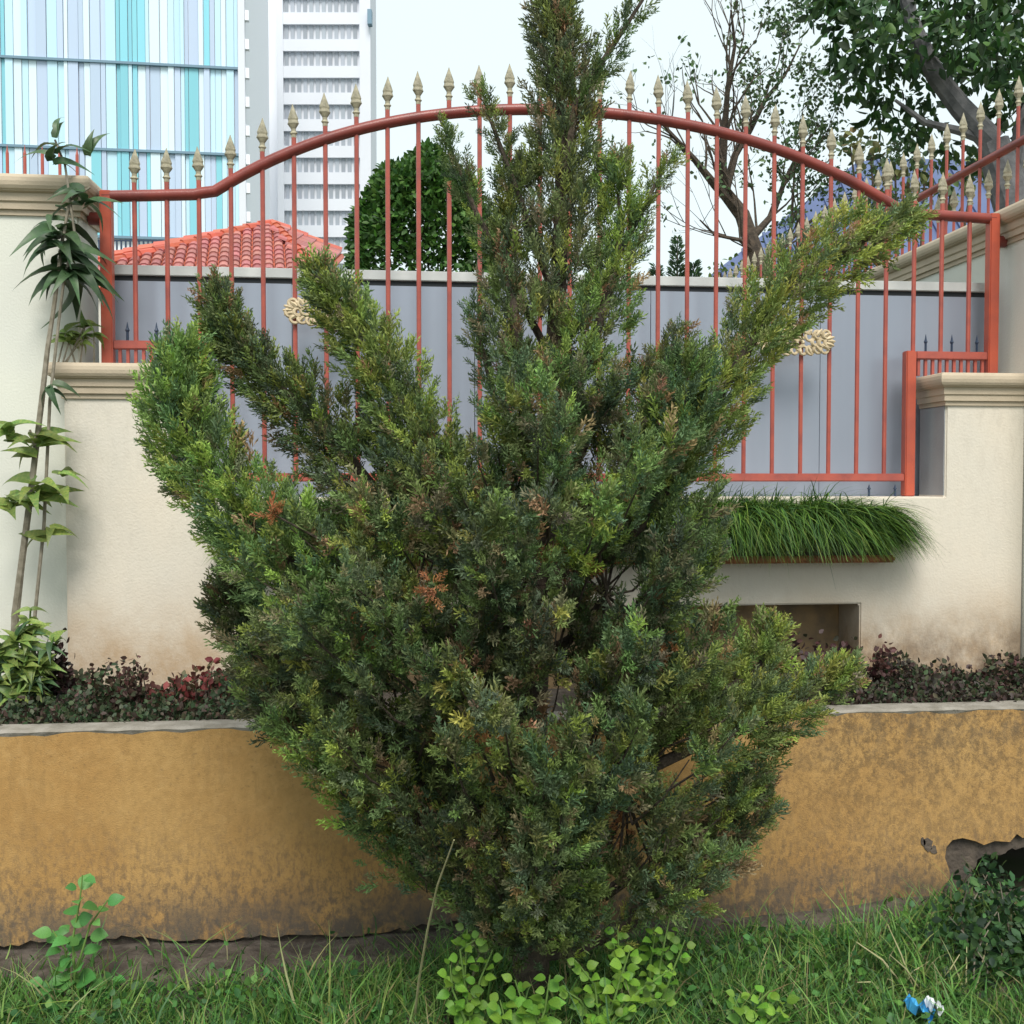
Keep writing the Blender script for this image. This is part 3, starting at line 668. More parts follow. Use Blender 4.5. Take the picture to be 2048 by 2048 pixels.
for px, py, r_, dd in [(1680, 20, 60, 0), (1740, 60, 80, -.2), (1820, 20, 90, .3), (1900, 60, 90, -.3), (1980, 30, 90, .2), (2050, 100, 90, -.3), (1760, -60, 110, .2), (1900, -70, 120, .2), (2040, -60, 120, 0),
                       (1780, 140, 70, .4), (1720, 170, 45, .3), (1760, 225, 45, .5), (1880, 120, 60, .6), (1990, 130, 70, .5), (2050, 200, 70, .5), (1930, 150, 50, .8), (1640, -30, 60, 0), (1840, 215, 45, .9), (1830, 270, 50, .9), (2000, 215, 40, .8), (2090, 260, 60, .3), (1700, 110, 50, 0), (1900, 300, 40, 1.0), (1960, 330, 40, 1.0)]:
    c_ = P9(px, py, dd); n_ = int(3.2 * (r_ / 10) ** 1.9); g_ = unit(n_) * (RNG.uniform(0, 1, (n_, 1)) ** .45) * r_ * 8 / FPX; cl.append(c_ + g_ * np.array((1.15, 1.2, .85)))
pos = np.concatenate(cl); n = len(pos)
dr = unit(n) * .8 + np.array((0, 0, -.75)); 
leaf_cloud('crown', pos, dr, RNG.uniform(.08, .14, n), pick([(.045, .11, .03), (.03, .075, .025), (.08, .16, .04), (.06, .10, .05)], [4, 4, 2, 2], n), parent=dt_, width=.8)
# lighter bushes in front of the blue roof
def bush(name, label, cat, blobs, depth, cols, wts, lsize, dens, group=None, trunk=True, width=1, droop=-.2):
    cx = sum(b[0] for b in blobs) / len(blobs); base = at(cx, depth); root = thing(name, base, label, cat, group)
    mb = MB(); cl = []
    for px, py, r_, dd in blobs:
        c_ = PD(px, py, depth + dd); n_ = int(dens * (r_ / 10) ** 2); g_ = unit(n_) * (RNG.uniform(0, 1, (n_, 1)) ** .5) * r_ * depth / FPX; cl.append(c_ + g_)
        mid = (base + c_) / 2 + np.array((0, 0, .3)); mb.tube([base, mid, c_], [.05, .03, .01], 6)
    mb.build('trunk', M_bark, root); pos = np.concatenate(cl); n = len(pos)
    leaf_cloud('crown', pos, unit(n) + np.array((0, 0, droop)), RNG.uniform(.7, 1.3, n) * lsize, pick(cols, wts, n), parent=root, width=width); return root
bush('loose_bush', 'loose olive green bush below the dark tree, before the blue roof', 'bush', [(1740, 300, 45, 0), (1790, 330, 50, .2), (1850, 340, 50, .1), (1700, 290, 35, .3), (1820, 390, 45, .3), (1900, 390, 45, .2), (1760, 380, 35, .2), (1950, 330, 50, .4)], 10.5,
     [(.10, .14, .05), (.15, .17, .06), (.07, .11, .05), (.18, .15, .07)], [4, 3, 3, 1], .10, 2.6)
bush('yellow_green_bush', 'yellow green bush at the foot of the bare tree', 'bush', [(1440, 545, 32, 0), (1485, 535, 36, .1), (1540, 540, 36, 0), (1590, 540, 36, .2), (1400, 565, 24, 0), (1640, 545, 40, .2), (1560, 500, 26, .1), (1600, 420, 26, .2), (1590, 330, 26, .1)], 9.5,
     [(.17, .25, .05), (.12, .20, .045), (.09, .16, .04)], [3, 3, 2], .06, 3.4)
for i, (px, py, hh) in enumerate([(1352, 478, 95), (1385, 530, 45), (1310, 535, 40)]):
    b0_ = at(px, 20); tpz = z_of(py, 20); root = thing('conifer_tip', b0_, ['slim distant conifer rising above the screen', 'short distant conifer beside the slim one', 'low distant conifer left of the slim one'][i], 'tree', 'far conifers above the screen')
    MB().tube([b0_, b0_ + np.array((0, 0, tpz))], [.09, .01], 6).build('trunk', M_bark, root)
    n = 900; tt = RNG.uniform(0, 1, n) ** .7; an = RNG.uniform(0, 6.28, n); rr_ = (.03 + .22 * tt) * RNG.uniform(.3, 1, n)
    pos = np.stack([b0_[0] + rr_ * np.cos(an), b0_[1] + rr_ * np.sin(an), tpz - tt * (hh + 60) * 20 / FPX], 1)
    leaf_cloud('crown', pos, np.stack([np.cos(an), np.sin(an), .6 + 0 * an], 1), RNG.uniform(.08, .16, n), pick([(.05, .10, .05), (.07, .13, .06)], [1, 1], n), parent=root, width=.5)
# ================================================================ THE JUNIPER
YJ = 2.80
def sprig(seed, nb=15):
    """feathery spray along +z, length 1: cord-like branchlets, each with side scales"""
    g_ = np.random.default_rng(seed); v = []; f = []; sh = []
    def kite(p, d, L, w_, s0):
        a = np.cross(d, g_.normal(size=3)); a /= np.linalg.norm(a); n = len(v)
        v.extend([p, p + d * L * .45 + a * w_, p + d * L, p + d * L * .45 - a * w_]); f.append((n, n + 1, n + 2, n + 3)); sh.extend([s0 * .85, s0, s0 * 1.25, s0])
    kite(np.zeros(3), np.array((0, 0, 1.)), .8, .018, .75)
    for i in range(nb):
        t = (i + .5) / nb * .9; an = i * 2.4 + g_.uniform(-.4, .4); o = g_.uniform(.45, .95) * (1 - .45 * t)
        d = np.array((math.cos(an) * o, math.sin(an) * o, .8)); d /= np.linalg.norm(d); L = g_.uniform(.30, .48) * (1 - .4 * t); p = np.array((0, 0, t * .85))
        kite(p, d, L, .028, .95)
        for k in range(3):
            q = p + d * L * (.25 + .22 * k); e = d + .75 * g_.normal(size=3); e[2] += .35; e /= np.linalg.norm(e)
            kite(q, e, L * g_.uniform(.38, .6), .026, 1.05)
    return np.array(v), np.array(f), np.array(sh)[:, None]
SPR = [sprig(s) for s in range(6)]
JBASE = at(1062, 2.86); JBASE[2] = float(bank(JBASE[0], JBASE[1])) - .01
def JP(px, py, dy=0): return PY(px, py, YJ + dy)
jun = thing('juniper', JBASE, 'big dark green juniper with upswept plumes in front of the ochre wall', 'tree')
GREENS = [(.125, .178, .070), (.165, .228, .070), (.095, .140, .076), (.245, .300, .068), (.180, .178, .098), (.28, .19, .10)]
def plume(path, rad, nspr, slen, wts, out=.8, fwd=.75, gain=None):
    """sprays round a curved axis; path = 3-D points, rad = radius at each point"""
    P = np.array(path); seg = np.linalg.norm(np.diff(P, axis=0), axis=1); cs = np.r_[0, np.cumsum(seg)] / seg.sum()
    s = np.sort(RNG.uniform(0, 1, nspr)); ax = np.stack([np.interp(s, cs, P[:, k]) for k in range(3)], 1)
    d = np.stack([np.interp(np.clip(s + .06, 0, 1), cs, P[:, k]) - np.interp(np.clip(s - .06, 0, 1), cs, P[:, k]) for k in range(3)], 1); d /= np.linalg.norm(d, axis=1, keepdims=True)
    r = np.interp(s, cs, rad); u = unit(nspr); u -= d * np.sum(u * d, 1, keepdims=True); u /= np.linalg.norm(u, axis=1, keepdims=True)
    rr_ = RNG.uniform(.0, 1, nspr) ** .6 * r; pos = ax + u * (rr_ * .75)[:, None]
    dr = u * out * (rr_ / (r + 1e-6))[:, None] + d * fwd + np.array((0, 0, .28)) + unit(nspr) * .25
    sz = RNG.uniform(.7, 1.25, nspr) * slen
    col = np.clip(pick(GREENS, wts, nspr, .22, .10) * (gain or RNG.uniform(.68, 1.38)) * (1 + RNG.uniform(-.08, .08, (1, 3))), 0, 1)
    return pos, dr, sz, col
WT_MID = [4, 4, 3, 1.6, 1.4, .5]; WT_TIP = [2, 5, 1, 4, .5, .3]; WT_DARK = [4, 2, 5, .6, 2, .35]; WT_BRN = [3, 3, 2, 2, 4, 2.2]
GAPS = [(1340, 1545, 66), (1232, 1185, 62), (1245, 1665, 58), (1100, 1410, 62), (1085, 1090, 40), (1275, 1720, 34), (970, 1570, 42), (870, 1130, 46), (1440, 1190, 34), (1120, 1290, 40), (1010, 1700, 30), (800, 1420, 34), (640, 1330, 26),
        (1075, 690, 40), (1130, 590, 26), (1060, 560, 22), (1180, 470, 22), (1085, 430, 16), (1150, 300, 14), (1250, 820, 34), (960, 960, 36), (730, 960, 32), (1380, 1000, 30), (1400, 1620, 30), (1460, 1480, 26), (560, 1180, 24), (1200, 1500, 34), (860, 1640, 30)]
def foliage(name, items, parent, hollow=True):
    pos, dr, sz, col = [np.concatenate(k) for k in zip(*items)]
    if hollow:              # hollows in the crown: a cone of missing sprays on its front half, ragged at the rim
        q = pos - CAMP; tt = q @ _fw; ux = 1024 + FPX * (q @ _rt) / tt; uy = 1024 - FPX * (q @ _up) / tt; keep = np.ones(len(pos), bool)
        for a, b, r_ in GAPS: keep &= np.hypot(ux - a, uy - b) > r_ * RNG.uniform(.45, 1.25, len(pos))
        if keep.sum() > 3: pos, dr, sz, col = pos[keep], dr[keep], sz[keep], col[keep]
    k_ = ~((pos[:, 2] < .74) & (pos[:, 1] > YA - .045)); pos, dr, sz, col = pos[k_], dr[k_], sz[k_], col[k_]
    n = len(pos); var = RNG.integers(0, len(SPR), n); parts = []
    for k in range(len(SPR)):
        i = var == k
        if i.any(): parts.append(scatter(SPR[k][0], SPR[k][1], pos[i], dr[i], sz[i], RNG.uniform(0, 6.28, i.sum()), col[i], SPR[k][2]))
    v, f, c = join(parts); 
    # keep every spray on its own side of the retaining wall
    low = (v[:, 2] < .73) & (v[:, 1] > YA - .012); v[low, 1] = YA - .012 - RNG.uniform(0, .02, low.sum())
    back = v[:, 1] > YB - .13; v[back, 1] = YB - .13 - RNG.uniform(0, .03, back.sum())
    v[:, 2] = np.maximum(v[:, 2], .05)
    o = mobj(name, npmesh(name, v, f, M_jun, c), parent); o['kind'] = 'stuff'; return o
# trunk
TRK = [JBASE, JP(1064, 1800, .02), JP(1058, 1600, .04), JP(1066, 1400, .05), JP(1080, 1200, .06), JP(1095, 950, .07), JP(1110, 700, .07), JP(1122, 450, .07), JP(1124, 250, .06), JP(1112, 60, .05), JP(1104, -40, .05)]
MB().tube(TRK, [.055, .05, .046, .042, .038, .033, .028, .022, .015, .009, .004], 10).build('trunk', M_bark, jun, smooth=True)
PXM = YJ / FPX       # metres per photo pixel in the juniper's plane, near enough
# limbs: [pixel path], [depth offsets], [radius px], sprays, spray length, weights
LIMBS = [
 ('top', [(1080, 760), (1115, 560), (1128, 400), (1128, 250), (1122, 130), (1108, 40), (1098, -50)], [.0, .03, .06, .06, .05, .05, .05], [150, 150, 108, 82, 62, 46, 20], 900, .075, WT_MID),
 ('top_right_face', [(1150, 780), (1200, 640), (1235, 520), (1240, 420), (1228, 330)], [-.1, -.06, -.02, 0, 0], [80, 80, 62, 48, 18], 330, .07, WT_TIP),
 ('top_left_face', [(1050, 800), (1030, 640), (1012, 520), (1010, 420), (1040, 340)], [-.08, -.05, 0, .02, .02], [80, 75, 55, 40, 20], 300, .07, WT_MID),
 ('top_spray', [(1150, 210), (1200, 130), (1240, 70), (1285, 0), (1300, -40)], [0, 0, 0, 0, 0], [30, 34, 28, 22, 8], 75, .06, WT_MID),
 ('left_hook', [(1040, 400), (1010, 320), (985, 250), (955, 190)], [0, -.02, -.03, -.03], [34, 26, 26, 12], 70, .055, WT_MID),
 ('left_twig', [(1000, 520), (950, 420), (915, 330), (885, 255)], [0, 0, 0, 0], [45, 34, 24, 8], 95, .055, WT_MID),
 ('right_twig', [(1230, 520), (1280, 430), (1310, 370), (1350, 305)], [0, 0, 0, 0], [40, 26, 20, 6], 80, .055, WT_TIP),
 ('low_left_twig', [(1010, 860), (975, 740), (955, 660), (950, 620)], [0, -.02, -.02, -.02], [50, 36, 26, 12], 75, .055, WT_DARK),
 ('right_arm', [(1330, 980), (1420, 820), (1500, 690), (1570, 580), (1660, 515), (1740, 475), (1815, 440)], [-.05, -.10, -.12, -.12, -.12, -.12, -.12], [110, 92, 74, 96, 84, 52, 12], 720, .072, WT_TIP),
 ('right_shoulder', [(1280, 1050), (1340, 900), (1370, 780), (1380, 720)], [-.15, -.2, -.2, -.2], [120, 100, 70, 30], 330, .07, WT_MID),
 ('right_small', [(1250, 950), (1320, 760), (1345, 690), (1350, 665)], [-.05, -.08, -.08, -.08], [80, 50, 34, 12], 150, .06, WT_MID),
 ('arm_inner_left', [(930, 1060), (850, 900), (775, 760), (700, 650), (635, 555)], [-.1, -.14, -.15, -.15, -.15], [120, 95, 78, 58, 12], 620, .075, WT_TIP),
 ('arm_mid_left', [(830, 1080), (700, 920), (590, 800), (510, 740), (462, 680), (430, 592)], [-.05, -.08, -.1, -.1, -.1, -.1], [125, 100, 72, 52, 44, 16], 620, .075, WT_MID),
 ('arm_outer_left', [(700, 1260), (560, 1100), (450, 980), (375, 880), (350, 800), (375, 700)], [-.12, -.16, -.18, -.18, -.18, -.18], [140, 120, 90, 80, 70, 18], 800, .078, WT_TIP),
 ('left_flank', [(800, 1500), (640, 1400), (530, 1300), (470, 1220), (452, 1170)], [.02, .03, .05, .05, .05], [150, 140, 95, 55, 22], 640, .08, WT_DARK),
 ('right_low_arm', [(1250, 1560), (1420, 1480), (1560, 1430), (1640, 1380), (1690, 1340)], [-.12, -.16, -.18, -.18, -.18], [110, 100, 66, 52, 20], 420, .07, WT_TIP),
 ('right_low_up', [(1300, 1500), (1430, 1400), (1520, 1330), (1545, 1260)], [-.1, -.12, -.12, -.12], [110, 95, 62, 18], 360, .07, WT_TIP),
 ('low_front', [(1060, 1840), (1080, 1760), (1110, 1680), (1150, 1600)], [-.18, -.24, -.26, -.26], [120, 120, 100, 34], 420, .075, WT_MID),
 ('low_right', [(1250, 1760), (1380, 1720), (1470, 1640), (1520, 1560)], [.02, .04, .06, .06], [90, 80, 70, 30], 230, .075, WT_BRN),
]
GAIN = {'right_arm': 1.3, 'arm_outer_left': 1.25, 'arm_inner_left': 1.2, 'top': 1.1, 'top_right_face': 1.2, 'left_flank': .8, 'right_low_arm': 1.15, 'right_low_up': 1.1, 'arm_mid_left': .95}
for nm, pth, dy, rad, ns, sl_, wt_ in LIMBS:
    P3 = [JP(a, b, d) for (a, b), d in zip(pth, dy)]
    # woody axis starts at the trunk below the plume
    z0 = max(.15, P3[0][2] - .28); kk = np.interp(z0, [p[2] for p in TRK], np.arange(len(TRK))); i0 = int(kk); fr = kk - i0; st = TRK[i0] * (1 - fr) + TRK[min(i0 + 1, len(TRK) - 1)] * fr
    if nm.startswith('top') and nm == 'top': st = P3[0]
    wd = [st] + P3[:-1] + [P3[-1] * .4 + P3[-2] * .6]
    br = MB().tube(wd, np.linspace(.022 if ns > 200 else .012, .003, len(wd)), 7).build('branch', M_bark, jun, smooth=True)
    foliage('foliage', [plume(P3, np.array(rad) * PXM, int(ns * 1.15), sl_, wt_, gain=GAIN.get(nm, 1.0))], br)
# body: many short plumes filling the crown outline
OUT = np.array([(1000, 700), (1290, 700), (1380, 860), (1470, 950), (1480, 1100), (1470, 1200), (1530, 1300), (1590, 1390), (1585, 1500), (1555, 1620), (1500, 1720), (1420, 1775), (1290, 1780), (1200, 1830), (1100, 1870),
                (1010, 1860), (900, 1790), (780, 1730), (700, 1670), (660, 1580), (570, 1510), (480, 1440), (455, 1320), (450, 1200), (470, 1100), (520, 1020), (620, 960), (740, 900), (850, 870), (940, 830)], float)
def inside(p):
    x, y = p; r_ = False; j = len(OUT) - 1
    for i in range(len(OUT)):
        if (OUT[i, 1] > y) != (OUT[j, 1] > y) and x < (OUT[j, 0] - OUT[i, 0]) * (y - OUT[i, 1]) / (OUT[j, 1] - OUT[i, 1]) + OUT[i, 0]: r_ = not r_
        j = i
    return r_
def edge(p):
    p = np.array(p); a = OUT; b = np.roll(OUT, -1, 0); t_ = np.clip(np.sum((p - a) * (b - a), 1) / np.sum((b - a) ** 2, 1), 0, 1); return np.min(np.linalg.norm(a + (b - a) * t_[:, None] - p, axis=1))
pts = []; rg = random.Random(9); tries = 0
while len(pts) < 185 and tries < 20000:
    tries += 1; p = (rg.uniform(440, 1600), rg.uniform(690, 1880))
    if not inside(p) or edge(p) < 16: continue
    if any(math.hypot(p[0] - a, p[1] - b) < r_ for a, b, r_ in GAPS): continue
    if any(math.hypot(p[0] - a[0], p[1] - a[1]) < 50 for a in pts): continue
    pts.append(p)
groups = {}
for p in pts:
    e = min(1, edge(p) / 330); T_ = .50 * math.sqrt(1 - (1 - e) ** 2) + .06
    fr = rg.choice([1.15, 1, .8, .55, .3, -.2]); dy = -T_ * fr
    if p[1] > 1750: dy = max(dy, -.28)
    sx, sy = 1070 + (p[0] - 1070) * .52, p[1] + rg.uniform(90, 200)
    tip = JP(p[0], p[1], dy); st = JP(sx, min(sy, 1890), dy * .45 + .02)
    st = tip + (st - tip) * min(1, .34 / np.linalg.norm(st - tip))
    mid = (tip + st) / 2 + np.array((0, 0, -.025))
    w_ = rg.choice([WT_MID, WT_MID, WT_DARK, WT_DARK, WT_BRN, WT_TIP])
    rad = [.04, .078 * rg.uniform(.75, 1.3), .016]
    key = (int(p[0] // 400), int(p[1] // 420))
    groups.setdefault(key, []).append((st, mid, tip, rad, w_))
for key, L_ in groups.items():
    mb = MB(); items = []
    ctr = np.mean([a[0] for a in L_], 0); kk = np.interp(max(.12, ctr[2] - .2), [p[2] for p in TRK], np.arange(len(TRK))); i0 = int(kk); fr = kk - i0; st0 = TRK[i0] * (1 - fr) + TRK[min(i0 + 1, len(TRK) - 1)] * fr
    mb.tube([st0, (st0 + ctr) / 2 + np.array((0, 0, -.03)), ctr], [.018, .014, .008], 7)
    for st, mid, tip, rad, w_ in L_:
        mb.tube([ctr, (ctr + st) / 2, st, mid, tip * .8 + mid * .2], [.0045, .004, .0035, .003, .0015], 5, cap=False)
        items.append(plume([st, mid, tip], rad, 50, rg.uniform(.06, .085), w_))
    br = mb.build('branch', M_bark, jun); foliage('foliage', items, br)
# a few dead brown fronds
for px, py, dy in [(715, 1250, -.36), (745, 1300, -.36), (1100, 1120, -.30), (1180, 1145, -.28), (550, 1030, -.30), (1205, 990, -.36), (960, 1690, -.30), (1240, 1650, -.1), (1330, 1290, -.3), (860, 1180, -.5), (960, 1490, -.55)]:
    t_ = JP(px, py, dy)
    br = MB().tube([JP(1070 + (px - 1070) * .75, py + 70, dy * .7), t_], [.005, .002], 5, cap=False).build('dead_branch', M_bark, jun)
    foliage('dead_foliage', [(t_ + unit(9) * .018, unit(9) * .5 + np.array((0, -.3, .3)), RNG.uniform(.035, .06, 9), jitter((.36, .16, .07), 9, .3, .1))], br, False)

# ================================================================ PLANTS IN THE BED AND ON THE WALL
# leaf shapes for pieces
def blade_leaf(name, mat, wd=.12, droop=.35, n=6, fold=.25, point=.5):
    """lance leaf along +z, drooping to +y"""
    v = []; f = []
    for i in range(n + 1):
        t = i / n; w_ = wd * math.sin(math.pi * min(1, .06 + .94 * t) ** point) if i < n else 0.002; y = droop * t * t; z = t * (1 - .35 * droop * t)
        v += [(-w_ * .5, y - abs(w_) * fold, z), (0, y, z), (w_ * .5, y - abs(w_) * fold, z)]
    for i in range(n): a = i * 3; f += [(a, a + 1, a + 4, a + 3), (a + 1, a + 2, a + 5, a + 4)]
    m_ = MB(); m_.add(v, f); return m_.mesh(name, mat, smooth=True)
def orient(pos, d, size, spin=None, rg=random):
    d = Vector(d).normalized(); q = d.to_track_quat('Z', 'Y').to_matrix().to_4x4()
    # turn so that the droop side (+y) looks down
    down = Vector((0, .65, -.75)).normalized(); loc = q.inverted() @ down; a = math.atan2(-loc.x, loc.y); sp = a + (spin if spin is not None else rg.uniform(-.5, .5))
    return Matrix.Translation(V(pos)) @ q @ Matrix.Rotation(sp, 4, 'Z') @ Matrix.Scale(size, 4)
LF_CANE = [blade_leaf('leaf', M_canl, .34, .55), blade_leaf('leaf', M_canl, .28, .8)]
LF_PALE = [blade_leaf('leaf', M_canl2, .40, .5), blade_leaf('leaf', M_canl2, .33, .75)]
rg = random.Random(12)
YC = 3.80
cane = thing('cane_plant', PY(40, 1440, YC) * np.array((1, 1, 0)) + np.array((0, 0, BEDZ)), 'tall thin cane plant with tufts of drooping leaves against the left wall', 'plant')
cb = PY(28, 1330, YC)
stems = [[(30, 1230), (60, 1000), (85, 790), (95, 700), (110, 600), (125, 480), (140, 400), (180, 375)], [(70, 1230), (88, 1050), (100, 800), (118, 640), (128, 560), (150, 470), (130, 330), (110, 280)], [(32, 1240), (50, 1080), (72, 900), (60, 860)]]
for k, st in enumerate(stems):
    pts = [np.array((PY(st[0][0] - 4, 1400, YC)[0], YC, BEDZ - .01))] + [PY(a, b, YC + .02 * i) for i, (a, b) in enumerate(st)]
    MB().tube(pts, np.linspace(.014 if k != 1 else .007, .004, len(pts)), 7).build('stem', M_stem, cane, smooth=True)
def tuft(root, px, py, y, n, size, leaves, up=.3, spread=1, rg=rg, lean=(0, 0)):
    c_ = PY(px, py, y)
    for k in range(n):
        a = k * 2.4 + rg.uniform(-.4, .4); d = Vector((math.cos(a) * spread + lean[0], math.sin(a) * spread * .7 - .15, rg.uniform(-.25, .5) + up + lean[1]))
        p_ = c_ + np.array((rg.uniform(-.01, .01), rg.uniform(-.01, .01), rg.uniform(-.04, .04)))
        mobj('leaf', rg.choice(leaves), root, mw=orient(p_, d, size * rg.uniform(.75, 1.2), rg=rg))
tuft(cane, 118, 478, YC + .1, 13, .19, LF_CANE, -.1); tuft(cane, 138, 540, YC + .1, 14, .20, LF_CANE, -.25); tuft(cane, 122, 505, YC + .08, 7, .17, LF_CANE, -.2)
tuft(cane, 165, 395, YC + .12, 8, .15, LF_CANE, .2); tuft(cane, 110, 312, YC + .12, 6, .13, LF_CANE, .5); tuft(cane, 180, 300, YC + .12, 3, .11, LF_CANE, .9, .5); tuft(cane, 112, 270, YC + .12, 2, .11, LF_CANE, 1.6, .3)
tuft(cane, 105, 430, YC + .12, 5, .12, LF_CANE, 0)
tuft(cane, 75, 890, YC + .02, 9, .13, LF_PALE, .2); tuft(cane, 20, 880, YC + .02, 8, .13, LF_PALE, .25); tuft(cane, 70, 985, YC, 10, .14, LF_PALE, .15); tuft(cane, 20, 1000, YC, 8, .13, LF_PALE, .2); tuft(cane, 120, 960, YC, 5, .12, LF_PALE, .1, lean=(.5, 0))
tuft(cane, 96, 1075, YC, 5, .11, LF_PALE, .2); tuft(cane, 100, 770, YC, 4, .10, LF_CANE, -.3)
# leafy bush at the foot of the cane plant
lb = thing('variegated_bush', np.array((PY(40, 1400, 3.75)[0], 3.75, BEDZ)), 'leafy yellow and green bush at the bed\'s left end under the cane plant', 'bush')
mb = MB()
for k in range(16):
    b0_ = np.array((PY(rg.uniform(-20, 90), 1400, 3.72)[0], 3.72 + rg.uniform(-.08, .08), BEDZ - .005)); tpx = PY(rg.uniform(-30, 130), rg.uniform(1215, 1340), 3.70)
    mb.tube([b0_, (b0_ + tpx) / 2 + np.array((rg.uniform(-.02, .02), 0, .02)), tpx], [.006, .005, .003], 5)
    for j in range(7):
        q = b0_ + (tpx - b0_) * rg.uniform(.35, 1)
        for kk in range(2): mobj('leaf', rg.choice(LF_PALE + LF_PALE + LF_CANE), lb, mw=orient(q, (rg.gauss(0, 1), rg.gauss(-.3, .8), rg.uniform(-.2, .8)), rg.uniform(.06, .11), rg=rg))
mb.build('stem', M_gstem, lb)
# small plant on the ledge of the left pier
pp = thing('ledge_plant', np.array((PY(165, 705, YB + .06)[0], YB + .06, PIERZ)), 'small yellow green plant growing on the left pier ledge', 'plant')
mb = MB()
for k in range(7):
    b0_ = np.array((PY(rg.uniform(110, 190), 705, YB + .06)[0], YB + .06, PIERZ - .003)); tpx = PY(rg.uniform(95, 195), rg.uniform(640, 690), YB + .05)
    mb.tube([b0_, (b0_ + tpx) / 2, tpx], [.004, .003, .002], 5)
    for j in range(5): mobj('leaf', rg.choice(LF_PALE), pp, mw=orient(tpx + np.array((0, 0, rg.uniform(-.03, .01))), (rg.gauss(0, 1), rg.gauss(0, .5), rg.uniform(-.3, .7)), rg.uniform(.045, .085), rg=rg))
mb.build('stem', M_stem, pp)
# trailing needle plant in the planter
def needles(name, root, x0, x1, n, y0, z0, mat):
    k = 5; pos = np.stack([RNG.uniform(x0, x1, n), y0 + RNG.uniform(-.07, .07, n), np.full(n, z0) + RNG.uniform(-.02, .10, n)], 1)
    ex = np.clip((pos[:, 0] - (x1 - .35)) / .35, 0, 1) - np.clip(((x0 + .35) - pos[:, 0]) / .35, 0, 1)
    d = np.stack([RNG.normal(.35, .6, n) + ex * 1.1, -np.abs(RNG.normal(.5, .5, n)), RNG.uniform(-.1, 1.4, n) * (1 - .45 * np.abs(ex))], 1); d /= np.linalg.norm(d, axis=1, keepdims=True)
    cl_ = .5 + .5 * np.sin(pos[:, 0] * 31 + 2 * np.sin(pos[:, 0] * 13)); L_ = RNG.uniform(.09, .24, n) * (.75 + .35 * cl_); g_ = RNG.uniform(.3, 1.1, n); v = []; side = np.cross(d, np.array((0, 0, 1.))); side /= np.linalg.norm(side, axis=1, keepdims=True) + 1e-6
    side = side + unit(n) * .5; wd = RNG.uniform(.0018, .0036, n)
    for i in range(k + 1):
        t = i / k; p = pos + d * (L_ * t)[:, None]; p[:, 2] -= g_ * L_ * 1.05 * t ** 2.1; w_ = wd * (1 - t * .9)
        v.append(p + side * w_[:, None]); v.append(p - side * w_[:, None])
    v = np.stack(v, 1); ok = (v[:, :, 2].min(1) > TZ + .0) | (RNG.uniform(0, 1, n) < .035); v = v[ok]; n = len(v); f = np.array([(2 * i, 2 * i + 1, 2 * i + 3, 2 * i + 2) for i in range(k)])
    f = f[None] + (np.arange(n) * (2 * k + 2))[:, None, None]
    c = pick([(.08, .17, .03), (.13, .24, .035), (.04, .10, .025), (.18, .27, .045)], [4, 3, 4, 1.5], n); c = np.repeat(c[:, None], 2 * k + 2, 1)
    v = v.reshape(-1, 3); hit = (v[:, 1] > YB - .004) & (v[:, 2] < LOWZ + .003); v[hit, 1] = YB - .004 - RNG.uniform(0, .006, hit.sum())
    return mobj(name, npmesh(name, v, f.reshape(-1, 4), mat, c.reshape(-1, 3)), root)
tn = thing('trailing_needle_plant', ((TX0 + TX1) / 2, YB - .05, TZ + .1), 'row of fine needle-leaved plants spilling over the planter ledge below the railing', 'plant')
o = needles('foliage', tn, TX0 + .02, TX1 - .02, 40000, YB - .05, TZ + .12, M_leafA); o['kind'] = 'stuff'
# low ground cover along the bed
def cover(name, label, spans, cols, wts, n_, hmax, lsize, seed):
    vs = []; g_ = np.random.default_rng(seed); P_ = []; S2 = []
    for x0, x1, hk in spans:
        m_ = int(n_ * (x1 - x0)); x_ = g_.uniform(x0, x1, m_); bump = .55 + .45 * np.sin(x_ * 19 + seed) * np.sin(x_ * 7.3)
        y_ = g_.uniform(YA + .085, YB - .04, m_); P_.append(np.stack([x_, y_, BEDZ + .005 + g_.uniform(0, 1, m_) ** 1.4 * hmax * hk * bump * (.5 + .5 * (y_ - YA) / .7)], 1))
    pos = np.concatenate(P_); n = len(pos)
    o = leaf_cloud(name, pos, unit(n) + np.array((0, -.3, .5)), RNG.uniform(.7, 1.3, n) * lsize, pick(cols, wts, n), width=1.2)
    return tag(o, label, 'ground cover', kind='stuff')
cover('ground_cover', 'low dark green and purple ground cover in the bed, left of the juniper', [(-3.0, -.3, 1)], [(.045, .08, .035), (.075, .05, .038), (.085, .10, .055), (.055, .085, .045)], [3, 4, 2, 2], 9000, .17, .021, 1)
cover('ground_cover', 'low purplish ground cover in the bed, right of the juniper', [(1.1, 3.2, 1)], [(.075, .048, .040), (.048, .038, .032), (.085, .085, .05), (.05, .085, .038)], [3, 4, 2.5, 2], 9000, .15, .021, 2)
